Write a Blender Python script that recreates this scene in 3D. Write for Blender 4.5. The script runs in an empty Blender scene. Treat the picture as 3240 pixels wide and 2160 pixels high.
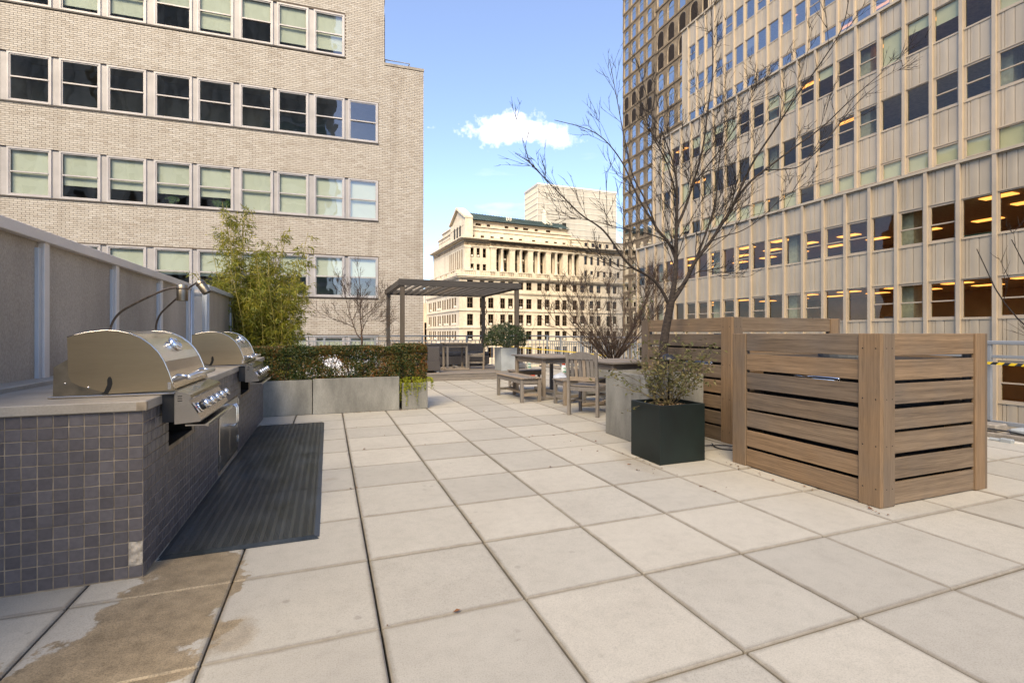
import bpy, bmesh, math, random
from mathutils import Vector, Matrix, Quaternion
R = math.radians
sc = bpy.context.scene
COL = sc.collection

# ------------------------------------------------------------------ camera, sky, sun, exposure
YAW = 0.3617; CAMZ = 1.15
cam = bpy.data.cameras.new('camera'); camo = bpy.data.objects.new('camera', cam); COL.objects.link(camo)
cam.sensor_width = 36.0; cam.lens = 36.0 * 1538.7 / 3240.0; cam.shift_y = -25.7 / 3240.0
cam.clip_start = 0.05; cam.clip_end = 3000.0
camo.location = (0, 0, CAMZ); camo.rotation_euler = (R(90), 0, -YAW)
sc.camera = camo

SUN_AZ = R(209.0); SUN_EL = R(36.0)
w = bpy.data.worlds.new('World'); sc.world = w; w.use_nodes = True
def build_world():
    nt = w.node_tree; N = nt.nodes; L = nt.links; N.clear()
    out = N.new('ShaderNodeOutputWorld'); bg = N.new('ShaderNodeBackground')
    sky = N.new('ShaderNodeTexSky'); sky.sky_type = 'NISHITA'; sky.sun_disc = False
    sky.sun_elevation = SUN_EL; sky.sun_rotation = SUN_AZ; sky.altitude = 0
    sky.air_density = 1.0; sky.dust_density = 0.5; sky.ozone_density = 3.0
    tc = N.new('ShaderNodeTexCoord')
    def vm(op, a, b=None):
        n = N.new('ShaderNodeVectorMath'); n.operation = op
        for i, v in enumerate((a, b)):
            if v is None: continue
            if isinstance(v, (tuple, list, Vector)): n.inputs[i].default_value = tuple(v)
            else: L.new(v, n.inputs[i])
        return n.outputs['Value'] if op in ('DOT_PRODUCT', 'LENGTH') else n.outputs['Vector']
    def m(op, a, b=0.0, c=0.0, clamp=False):
        n = N.new('ShaderNodeMath'); n.operation = op; n.use_clamp = clamp
        for i, v in enumerate((a, b, c)):
            if isinstance(v, (int, float)): n.inputs[i].default_value = v
            else: L.new(v, n.inputs[i])
        return n.outputs[0]
    d = tc.outputs['Generated']
    f = Vector((math.sin(YAW), math.cos(YAW), 0)); r = Vector((math.cos(YAW), -math.sin(YAW), 0))
    nz = N.new('ShaderNodeTexNoise'); nz.inputs['Scale'].default_value = 11; nz.inputs['Detail'].default_value = 9; nz.inputs['Roughness'].default_value = 0.6
    L.new(d, nz.inputs['Vector'])
    def puff(tx, tz, wx, wz, gain):        # a small cumulus in one direction of the sky
        c = (f + r * tx + Vector((0, 0, tz))).normalized()
        rr = r; uu = c.cross(rr).normalized() * -1
        if uu.z < 0: uu = -uu
        dc = m('MAXIMUM', vm('DOT_PRODUCT', d, c), 0.02)
        a = m('DIVIDE', m('DIVIDE', vm('DOT_PRODUCT', d, rr), dc), 1.0)
        a = m('SUBTRACT', a, rr.dot(c) / 1.0)
        b = m('DIVIDE', vm('DOT_PRODUCT', d, uu), dc)
        a = m('DIVIDE', a, wx); b = m('DIVIDE', b, wz)
        e = m('SQRT', m('ADD', m('MULTIPLY', a, a), m('MULTIPLY', b, b)))
        v = m('ADD', m('SUBTRACT', 1.0, e), m('MULTIPLY', m('SUBTRACT', nz.outputs['Fac'], 0.52), 5.5))
        return m('MULTIPLY', m('MULTIPLY', v, gain, clamp=True), m('GREATER_THAN', vm('DOT_PRODUCT', d, c), 0.6))
    p1 = puff(0.02, 0.425, 0.105, 0.033, 1.3)
    p2 = puff(-0.17, 0.423, 0.035, 0.012, 0.9)
    p3 = puff(0.10, 0.40, 0.05, 0.018, 0.9)
    # thin low cloud all round the horizon
    mp = N.new('ShaderNodeMapping'); mp.inputs['Scale'].default_value = (3, 3, 14); L.new(d, mp.inputs['Vector'])
    n2 = N.new('ShaderNodeTexNoise'); n2.inputs['Scale'].default_value = 2.0; n2.inputs['Detail'].default_value = 7
    L.new(mp.outputs['Vector'], n2.inputs['Vector'])
    sp = N.new('ShaderNodeSeparateXYZ'); L.new(d, sp.inputs[0])
    low = m('MULTIPLY', m('SUBTRACT', 0.42, sp.outputs['Z'], clamp=True), 2.2)
    wisp = m('MULTIPLY', m('MULTIPLY', m('SUBTRACT', n2.outputs['Fac'], 0.5, clamp=True), low, clamp=True), 3.4, clamp=True)
    mask = m('MAXIMUM', m('MAXIMUM', p1, p2), m('MAXIMUM', m('MAXIMUM', p3, wisp), VEIL))
    mx = N.new('ShaderNodeMix'); mx.data_type = 'RGBA'
    L.new(mask, mx.inputs['Factor']); tint = N.new('ShaderNodeMix'); tint.data_type = 'RGBA'; tint.blend_type = 'MULTIPLY'; tint.inputs['Factor'].default_value = 1.0
    L.new(sky.outputs['Color'], tint.inputs['A']); tint.inputs['B'].default_value = (1.0, 0.968, 1.03, 1); L.new(tint.outputs['Result'], mx.inputs['A'])
    mx.inputs['B'].default_value = CLOUD
    L.new(mx.outputs['Result'], bg.inputs['Color']); bg.inputs['Strength'].default_value = SKY
    L.new(bg.outputs[0], out.inputs[0])
SKY = 0.128; VEIL = 0.06; CLOUD = (6.6, 6.4, 6.6, 1)
build_world()
sl = bpy.data.lights.new('sun', 'SUN'); slo = bpy.data.objects.new('sun', sl); COL.objects.link(slo)
sl.energy = 4.8; sl.angle = R(40); sl.color = (1.0, 0.815, 0.54)
SD = Vector((math.sin(SUN_AZ) * math.cos(SUN_EL), math.cos(SUN_AZ) * math.cos(SUN_EL), math.sin(SUN_EL)))
slo.rotation_euler = SD.to_track_quat('Z', 'Y').to_euler(); slo.location = (0, -20, 60)
sc.view_settings.view_transform = 'Standard'; sc.view_settings.look = 'None'
sc.view_settings.exposure = 1.21; sc.view_settings.gamma = 1.0; sc.view_settings.use_curve_mapping = False
sc.cycles.use_denoising = True; sc.cycles.max_bounces = 7; sc.cycles.transparent_max_bounces = 12
sc.cycles.diffuse_bounces = 4; sc.cycles.glossy_bounces = 4
sc.cycles.caustics_reflective = False; sc.cycles.caustics_refractive = False

# ------------------------------------------------------------------ helpers
class MB:
    """collects faces, then links them as one mesh object"""
    def __init__(s): s.v = []; s.f = []
    def quad(s, a, b, c, d):
        i = len(s.v); s.v += [tuple(a), tuple(b), tuple(c), tuple(d)]; s.f.append((i, i+1, i+2, i+3))
    def poly(s, pts):
        i = len(s.v); s.v += [tuple(p) for p in pts]; s.f.append(tuple(range(i, i+len(pts))))
    def box(s, x0, x1, y0, y1, z0, z1, skip=''):
        i = len(s.v)
        s.v += [(x0,y0,z0),(x1,y0,z0),(x1,y1,z0),(x0,y1,z0),(x0,y0,z1),(x1,y0,z1),(x1,y1,z1),(x0,y1,z1)]
        for k, q in (('b',(0,3,2,1)),('t',(4,5,6,7)),('f',(0,1,5,4)),('r',(1,2,6,5)),('k',(2,3,7,6)),('l',(3,0,4,7))):
            if k not in skip: s.f.append(tuple(i+j for j in q))
        return s
    def bbox(s, x0, x1, y0, y1, z0, z1, b=0.004):
        """box with chamfered edges"""
        i0 = len(s.v); idx = {}
        X = (x0, x1); Y = (y0, y1); Z = (z0, z1)
        for a in (0,1):
            for c in (0,1):
                for e in (0,1):
                    sx = b if a == 0 else -b; sy = b if c == 0 else -b; sz = b if e == 0 else -b
                    for ax, p in enumerate(((X[a], Y[c]+sy, Z[e]+sz), (X[a]+sx, Y[c], Z[e]+sz), (X[a]+sx, Y[c]+sy, Z[e]))):
                        idx[a,c,e,ax] = len(s.v); s.v.append(p)
        F = s.f
        def g(a,c,e,ax): return idx[a,c,e,ax]
        F.append((g(0,0,0,0),g(0,0,1,0),g(0,1,1,0),g(0,1,0,0))); F.append((g(1,0,0,0),g(1,1,0,0),g(1,1,1,0),g(1,0,1,0)))
        F.append((g(0,0,0,1),g(1,0,0,1),g(1,0,1,1),g(0,0,1,1))); F.append((g(0,1,0,1),g(0,1,1,1),g(1,1,1,1),g(1,1,0,1)))
        F.append((g(0,0,0,2),g(0,1,0,2),g(1,1,0,2),g(1,0,0,2))); F.append((g(0,0,1,2),g(1,0,1,2),g(1,1,1,2),g(0,1,1,2)))
        for e in (0,1):
            for c in (0,1): F.append((g(0,c,e,1),g(1,c,e,1),g(1,c,e,2),g(0,c,e,2)))
            for a in (0,1): F.append((g(a,0,e,0),g(a,1,e,0),g(a,1,e,2),g(a,0,e,2)))
        for a in (0,1):
            for c in (0,1): F.append((g(a,c,0,0),g(a,c,1,0),g(a,c,1,1),g(a,c,0,1)))
            for c in (0,1):
                for e in (0,1): F.append((g(a,c,e,0),g(a,c,e,1),g(a,c,e,2)))
        return s
    def bar(s, p, q, w, h, up=(0,0,1), b=0.0):
        """rectangular bar from p to q, w across, h along up"""
        p = Vector(p); q = Vector(q); t = (q-p).normalized(); u = Vector(up)
        sd = t.cross(u).normalized(); u = sd.cross(t).normalized()
        n0 = len(s.v); L = (q-p).length
        if b: s.bbox(0, L, -w/2, w/2, -h/2, h/2, b)
        else: s.box(0, L, -w/2, w/2, -h/2, h/2)
        for i in range(n0, len(s.v)):
            a = s.v[i]; s.v[i] = tuple(p + t*a[0] + sd*a[1] + u*a[2])
        return s
    def tube(s, pts, rad, n=8, cap=True):
        pts = [Vector(p) for p in pts]
        if isinstance(rad, (int, float)): rad = [rad]*len(pts)
        i0 = len(s.v); ref = None
        for k, p in enumerate(pts):
            t = (pts[min(k+1, len(pts)-1)] - pts[max(k-1, 0)])
            if t.length < 1e-9: t = Vector((0,0,1))
            t.normalize()
            if ref is None: ref = Vector((1,0,0)) if abs(t.x) < 0.8 else Vector((0,1,0))
            a = (ref - t*ref.dot(t)); 
            if a.length < 1e-6: a = t.orthogonal()
            a.normalize(); ref = a; b = t.cross(a)
            for j in range(n):
                an = 2*math.pi*j/n
                s.v.append(tuple(p + (a*math.cos(an) + b*math.sin(an))*rad[k]))
        for k in range(len(pts)-1):
            for j in range(n):
                a = i0+k*n+j; b = i0+k*n+(j+1)%n
                s.f.append((a, b, b+n, a+n))
        if cap and n > 2:
            s.f.append(tuple(i0+j for j in range(n))[::-1]); e = i0+(len(pts)-1)*n; s.f.append(tuple(e+j for j in range(n)))
        return s
    def prism(s, poly, h0, h1, axis='y'):
        """poly in the plane across axis, swept from h0 to h1"""
        def P(a, b, h): return (a, h, b) if axis == 'y' else ((h, a, b) if axis == 'x' else (a, b, h))
        n = len(poly); i = len(s.v)
        s.v += [P(a, b, h0) for a, b in poly] + [P(a, b, h1) for a, b in poly]
        s.f.append(tuple(range(i, i+n))); s.f.append(tuple(range(i+2*n-1, i+n-1, -1)))
        for k in range(n):
            j = (k+1) % n; s.f.append((i+k, i+n+k, i+n+j, i+j))
        return s
    def lathe(s, prof, n=20, c=(0,0,0)):
        i0 = len(s.v)
        for r, z in prof:
            for j in range(n):
                a = 2*math.pi*j/n; s.v.append((c[0]+r*math.cos(a), c[1]+r*math.sin(a), c[2]+z))
        for k in range(len(prof)-1):
            for j in range(n):
                a = i0+k*n+j; b = i0+k*n+(j+1) % n; s.f.append((a, b, b+n, a+n))
        if prof[0][0] > 1e-6: s.f.append(tuple(i0+j for j in range(n))[::-1])
        if prof[-1][0] > 1e-6: e = i0+(len(prof)-1)*n; s.f.append(tuple(e+j for j in range(n)))
        return s
    def xf(s, M, n0=0):
        for i in range(n0, len(s.v)): s.v[i] = tuple(M @ Vector(s.v[i]))
        return s
    def mesh(s, name, mat, smooth=False, fix=True):
        me = bpy.data.meshes.new(name); me.from_pydata(s.v, [], s.f)
        if fix and len(s.f) < 60000:
            bm = bmesh.new(); bm.from_mesh(me); bmesh.ops.recalc_face_normals(bm, faces=bm.faces); bm.to_mesh(me); bm.free()
        if mat is not None: me.materials.append(mat)
        if smooth: me.polygons.foreach_set('use_smooth', [True]*len(me.polygons))
        me.update(); return me
    def build(s, name, mat, parent=None, smooth=False, loc=None, fix=True):
        return obj(name, s.mesh(name, mat, smooth, fix), parent, loc)
def obj(name, me, parent=None, loc=None, rot=None):
    o = bpy.data.objects.new(name, me); COL.objects.link(o)
    if parent is not None: o.parent = parent
    if loc is not None: o.location = loc
    if rot is not None: o.rotation_euler = rot
    return o
def tag(o, label, cat, group=None):
    o['label'] = label; o['category'] = cat
    if group: o['group'] = group
    return o
def thing(name, label, cat, loc=(0,0,0), rz=0.0, group=None):
    return tag(obj(name, None, None, loc, (0,0,rz)), label, cat, group)
def struct(o): o['kind'] = 'structure'; return o
def stuff(o): o['kind'] = 'stuff'; return o
def smooth_angle(me, ang=40):
    try: me.set_sharp_from_angle(angle=R(ang))
    except Exception: pass

def holed(mb, u0, u1, z0, z1, holes, depth, y=0.0):
    """wall sheet in the plane y with rectangular openings and their reveals"""
    us = sorted({u0, u1, *[min(max(v, u0), u1) for h in holes for v in h[:2]]}); zs = sorted({z0, z1, *[min(max(v, z0), z1) for h in holes for v in h[2:]]})
    for a, b in zip(us, us[1:]):
        run = None
        for c, e in zip(zs, zs[1:]):
            cu = (a+b)/2; cz = (c+e)/2
            if any(h[0] < cu < h[1] and h[2] < cz < h[3] for h in holes):
                if run: mb.quad((a,y,run[0]),(b,y,run[0]),(b,y,run[1]),(a,y,run[1])); run = None
            else: run = (run[0], e) if run else (c, e)
        if run: mb.quad((a,y,run[0]),(b,y,run[0]),(b,y,run[1]),(a,y,run[1]))
    for a, b, c, e in holes:
        d = y+depth
        mb.quad((a,y,c),(a,y,e),(a,d,e),(a,d,c)); mb.quad((b,y,c),(b,d,c),(b,d,e),(b,y,e))
        mb.quad((a,y,c),(a,d,c),(b,d,c),(b,y,c)); mb.quad((a,y,e),(b,y,e),(b,d,e),(a,d,e))

# ------------------------------------------------------------------ materials
def nodes(name):
    m = bpy.data.materials.new(name); m.use_nodes = True
    nt = m.node_tree; b = nt.nodes['Principled BSDF']
    return m, nt, nt.nodes, nt.links, b
class NB:
    """tiny node-graph helper"""
    def __init__(s, nt): s.nt = nt; s.N = nt.nodes; s.L = nt.links
    def put(s, sock, v):
        if isinstance(v, (int, float)): sock.default_value = v
        elif isinstance(v, (tuple, list)): sock.default_value = tuple(v) if len(v) == len(sock.default_value) else tuple(v)+(1,)
        else: s.L.new(v, sock)
    def math(s, op, a, b=0.0, c=0.0, clamp=False):
        n = s.N.new('ShaderNodeMath'); n.operation = op; n.use_clamp = clamp
        for i, v in enumerate((a, b, c)): s.put(n.inputs[i], v)
        return n.outputs[0]
    def noise(s, vec, scale, detail=4, rough=0.55, dist=0.0):
        n = s.N.new('ShaderNodeTexNoise'); s.L.new(vec, n.inputs['Vector'])
        n.inputs['Scale'].default_value = scale; n.inputs['Detail'].default_value = detail
        n.inputs['Roughness'].default_value = rough; n.inputs['Distortion'].default_value = dist
        return n.outputs['Fac']
    def mapping(s, vec, scale=(1,1,1), loc=(0,0,0)):
        n = s.N.new('ShaderNodeMapping'); s.L.new(vec, n.inputs['Vector']); n.inputs['Scale'].default_value = scale
        s.put(n.inputs['Location'], loc); return n.outputs['Vector']
    def world(s): return s.N.new('ShaderNodeNewGeometry').outputs['Position']
    def object(s): return s.N.new('ShaderNodeTexCoord').outputs['Object']
    def island(s): return s.N.new('ShaderNodeNewGeometry').outputs['Random Per Island']
    def rnd(s): return s.N.new('ShaderNodeObjectInfo').outputs['Random']
    def ramp(s, fac, stops, interp='LINEAR'):
        n = s.N.new('ShaderNodeValToRGB'); s.L.new(fac, n.inputs['Fac']); e = n.color_ramp.elements; n.color_ramp.interpolation = interp
        while len(e) < len(stops): e.new(0.5)
        for k, (p, c) in enumerate(stops):
            e[k].position = p; e[k].color = (tuple(c)+(1,)) if not isinstance(c, (int, float)) else (c, c, c, 1)
        return n.outputs['Color']
    def mix(s, fac, a, b, mode='MIX'):
        n = s.N.new('ShaderNodeMix'); n.data_type = 'RGBA'; n.blend_type = mode
        s.put(n.inputs['Factor'], fac); s.put(n.inputs['A'], a); s.put(n.inputs['B'], b)
        return n.outputs['Result']
    def bump(s, h, strength=0.3, dist=0.01):
        n = s.N.new('ShaderNodeBump'); s.L.new(h, n.inputs['Height']); n.inputs['Strength'].default_value = strength
        n.inputs['Distance'].default_value = dist; return n.outputs['Normal']
    def sep(s, vec):
        n = s.N.new('ShaderNodeSeparateXYZ'); s.L.new(vec, n.inputs[0]); return n.outputs
    def vadd(s, a, b):
        n = s.N.new('ShaderNodeVectorMath'); n.operation = 'ADD'; s.put(n.inputs[0], a); s.put(n.inputs[1], b); return n.outputs['Vector']
    def vscale(s, a, k):
        n = s.N.new('ShaderNodeVectorMath'); n.operation = 'SCALE'; s.L.new(a, n.inputs[0]); s.put(n.inputs['Scale'], k); return n.outputs['Vector']
    def comb(s, x, y, z):
        n = s.N.new('ShaderNodeCombineXYZ'); s.put(n.inputs[0], x); s.put(n.inputs[1], y); s.put(n.inputs[2], z); return n.outputs[0]
def basic(name, col, rough=0.6, metal=0.0, var=0.12, scale=6.0, fine=0.0, fscale=120.0, bump=0.0, bscale=60.0, rnd=0.0, isl=0.0, spec=0.5, stretch=(1,1,1), col2=None, rvar=0.0, world=True, alpha=None, trans=None):
    """painted / mineral / metal surface: base colour with broad and fine variation, relief and uneven gloss"""
    m, nt, N, L, b = nodes(name); g = NB(nt)
    P = g.world() if world else g.object()
    Q = g.mapping(P, stretch)
    n1 = g.noise(Q, scale, 5)
    c2 = col2 if col2 else tuple(max(0, x*(1-2*var)) for x in col)
    c1 = col if col2 else tuple(min(1, x*(1+var)) for x in col)
    c = g.mix(g.ramp(n1, ((0.3, 0.0), (0.7, 1.0))), c1, c2)
    if fine: c = g.mix(1.0, c, g.ramp(g.noise(Q, fscale, 2), ((0.3, 1-fine), (0.7, 1+fine*0.3))), 'MULTIPLY')
    if rnd: c = g.mix(1.0, c, g.ramp(g.rnd(), ((0, 1-rnd), (1, 1.0))), 'MULTIPLY')
    if isl: c = g.mix(1.0, c, g.ramp(g.island(), ((0, 1-isl), (1, 1.0))), 'MULTIPLY')
    L.new(c, b.inputs['Base Color'])
    if rvar: L.new(g.math('ADD', g.math('MULTIPLY', g.math('SUBTRACT', n1, 0.5), rvar*2), rough), b.inputs['Roughness'])
    else: b.inputs['Roughness'].default_value = rough
    b.inputs['Metallic'].default_value = metal; b.inputs['Specular IOR Level'].default_value = spec
    if bump: L.new(g.bump(g.noise(Q, bscale, 4), bump, 0.004), b.inputs['Normal'])
    if trans:
        t = N.new('ShaderNodeBsdfTransparent'); x = N.new('ShaderNodeMixShader'); x.inputs[0].default_value = trans
        L.new(b.outputs[0], x.inputs[1]); L.new(t.outputs[0], x.inputs[2]); L.new(x.outputs[0], N['Material Output'].inputs['Surface'])
    return m
def glass_mat(name, tint=(0.75,0.82,0.78), wave=0.12, wscale=1.3, base=0.10, kf=1.6):
    m, nt, N, L, b = nodes(name); g = NB(nt); N.remove(b)
    t = N.new('ShaderNodeBsdfTransparent'); t.inputs['Color'].default_value = tint+(1,)
    gl = N.new('ShaderNodeBsdfGlossy'); gl.inputs['Roughness'].default_value = 0.015; gl.inputs['Color'].default_value = (0.95,0.97,1,1)
    lw = N.new('ShaderNodeLayerWeight'); lw.inputs['Blend'].default_value = 0.5
    fr = g.math('ADD', g.math('MULTIPLY', g.math('POWER', lw.outputs['Facing'], 5.0), 0.95), 0.05)
    nm = g.bump(g.noise(g.vadd(g.world(), g.vscale(g.comb(3.1, 7.7, 5.3), g.rnd())), wscale, 1.5, 0.4), wave, 0.05)
    L.new(nm, gl.inputs['Normal'])
    x = N.new('ShaderNodeMixShader'); L.new(g.math('ADD', g.math('MULTIPLY', fr, kf), base, clamp=True), x.inputs[0])
    L.new(t.outputs[0], x.inputs[1]); L.new(gl.outputs[0], x.inputs[2]); L.new(x.outputs[0], N['Material Output'].inputs['Surface'])
    return m
def wood_mat(name, axis, c1, c2, c3, scale=1.0, rough=0.75, dark=0.35):
    """weathered board: streaks along one axis, per-board tint, knots and grey wash"""
    m, nt, N, L, b = nodes(name); g = NB(nt)
    P = g.vadd(g.world(), g.vscale(g.comb(9.1, 5.7, 13.3), g.rnd()))
    st = [38.0, 38.0, 38.0]; st[axis] = 1.1
    Q = g.mapping(P, tuple(v*scale for v in st))
    n1 = g.noise(Q, 1.0, 5, 0.65, 0.6)
    st2 = [210.0]*3; st2[axis] = 5.0
    n2 = g.noise(g.mapping(P, tuple(v*scale for v in st2)), 1.0, 3, 0.6, 0.3)
    n3 = g.noise(P, 2.2*scale, 3)
    c = g.ramp(n1, ((0.28, c2), (0.5, c1), (0.72, c3)))
    c = g.mix(g.ramp(n3, ((0.42, 0.0), (0.7, 0.55))), c, tuple(0.5*(a+sum(c1)/3)*0.9 for a in c1))
    c = g.mix(1.0, c, g.ramp(n2, ((0.32, 1-dark), (0.52, 1.0))), 'MULTIPLY')
    c = g.mix(1.0, c, g.ramp(g.rnd(), ((0, (0.72,0.72,0.74)), (0.5, (0.95,0.93,0.91)), (1, (1.28,1.10,0.88)))), 'MULTIPLY')
    L.new(c, b.inputs['Base Color']); b.inputs['Roughness'].default_value = rough; b.inputs['Specular IOR Level'].default_value = 0.25
    L.new(g.bump(g.math('ADD', n1, g.math('MULTIPLY', n2, 0.8)), 0.35, 0.003), b.inputs['Normal'])
    return m
def leaf_mat(name, stops, rough=0.5, transl=0.25):
    m, nt, N, L, b = nodes(name); g = NB(nt)
    big = g.ramp(g.noise(g.world(), 3.4, 3), ((0.3, 0.0), (0.7, 1.0)))
    fac = g.math('ADD', g.math('MULTIPLY', g.island(), 0.58), g.math('MULTIPLY', big, 0.42), clamp=True)
    c = g.ramp(fac, stops); L.new(c, b.inputs['Base Color']); b.inputs['Roughness'].default_value = rough
    t = N.new('ShaderNodeBsdfTranslucent'); L.new(c, t.inputs['Color'])
    x = N.new('ShaderNodeMixShader'); x.inputs[0].default_value = transl
    L.new(b.outputs[0], x.inputs[1]); L.new(t.outputs[0], x.inputs[2]); L.new(x.outputs[0], N['Material Output'].inputs['Surface'])
    return m
def emit_mat(name, col, k):
    m, nt, N, L, b = nodes(name); b.inputs['Base Color'].default_value = (0.8,0.8,0.8,1)
    b.inputs['Emission Color'].default_value = tuple(col)+(1,); b.inputs['Emission Strength'].default_value = k
    return m

M = {}
M['frame'] = basic('window aluminium', (0.50,0.475,0.47), 0.45, 0.2, 0.08, 2.0, 0.05)
M['glass'] = glass_mat('window glass', (0.90,0.94,0.90), 0.12, 1.3, 0.07, 1.5)
M['glass_r'] = glass_mat('office glass', (0.82,0.87,0.76), 0.10, 1.0, 0.02, 0.7)
M['dark'] = basic('dark room', (0.035,0.032,0.028), 0.8, var=0.3, scale=1.0)
M['blind'] = basic('roller blind', (0.64,0.66,0.57), 0.8, var=0.03, scale=2.0, rnd=0.12)
M['blind_c'] = basic('cream blind', (0.68,0.62,0.50), 0.8, var=0.03, scale=2.0, rnd=0.12)
M['steel'] = basic('brushed stainless steel', (0.60,0.57,0.53), 0.20, 1.0, 0.08, 3.0, 0.05, 260.0, stretch=(1,0.06,1), rvar=0.06)
M['steel_h'] = basic('polished steel bar', (0.80,0.77,0.72), 0.30, 1.0, 0.04, 3.0)
M['steel_s'] = basic('brushed steel side plate', (0.52,0.42,0.28), 0.30, 1.0, 0.14, 4.0, 0.06, 300.0, stretch=(0.06,1,1), rvar=0.08)
M['chrome'] = basic('chrome', (0.78,0.78,0.78), 0.08, 1.0, 0.03)
M['black'] = basic('black plastic', (0.018,0.018,0.02), 0.4, var=0.2)
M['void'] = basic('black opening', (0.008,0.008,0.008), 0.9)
M['rail'] = basic('grey powder coated metal', (0.30,0.32,0.345), 0.5, 0.2, 0.06, 3.0, 0.04)
M['pconc'] = basic('planter concrete', (0.275,0.268,0.238), 0.75, var=0.24, scale=3.2, fine=0.14, fscale=90, bump=0.15, bscale=70, stretch=(1,1,0.35))
M['pgreen'] = basic('dark green fibre planter', (0.006,0.014,0.0125), 0.5, var=0.25, scale=3.0, fine=0.2, fscale=150, bump=0.08, bscale=220)
M['pblue'] = basic('pale grey planter', (0.40,0.43,0.44), 0.7, var=0.10, scale=4.0, fine=0.08)
M['soil'] = basic('soil and leaf litter', (0.10,0.065,0.04), 0.95, var=0.5, scale=60.0, bump=0.9, bscale=70)
M['bark'] = basic('grey brown bark', (0.052,0.038,0.029), 0.9, var=0.35, scale=18.0, fine=0.35, fscale=60, bump=0.8, bscale=45, stretch=(1,1,2.6))
M['twig'] = basic('thin twigs', (0.028,0.019,0.014), 0.85, var=0.25, scale=9.0)
M['twig2'] = basic('brown shrub stems', (0.105,0.066,0.043), 0.85, var=0.3, scale=9.0)
GW = ((0.225,0.165,0.11),(0.145,0.107,0.073),(0.32,0.24,0.16))
WX = wood_mat('hardwood board lengthwise x', 0, *GW); WY = wood_mat('hardwood board lengthwise y', 1, *GW); WZ = wood_mat('hardwood post upright', 2, (0.20,0.15,0.104), (0.16,0.12,0.083), (0.245,0.185,0.128), 1.3, dark=0.28)
GT = ((0.268,0.243,0.216),(0.19,0.172,0.153),(0.37,0.338,0.302))
TX = wood_mat('greyed teak lengthwise', 0, *GT, 1.5); TY = wood_mat('greyed teak crosswise', 1, *GT, 1.5); TZ = wood_mat('greyed teak upright', 2, *GT, 1.5)
GP = ((0.098,0.09,0.082),(0.064,0.058,0.053),(0.14,0.127,0.114))
PX = wood_mat('dark greyed beam x', 0, *GP); PY = wood_mat('dark greyed beam y', 1, *GP); PZ = wood_mat('dark greyed post', 2, *GP)

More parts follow.
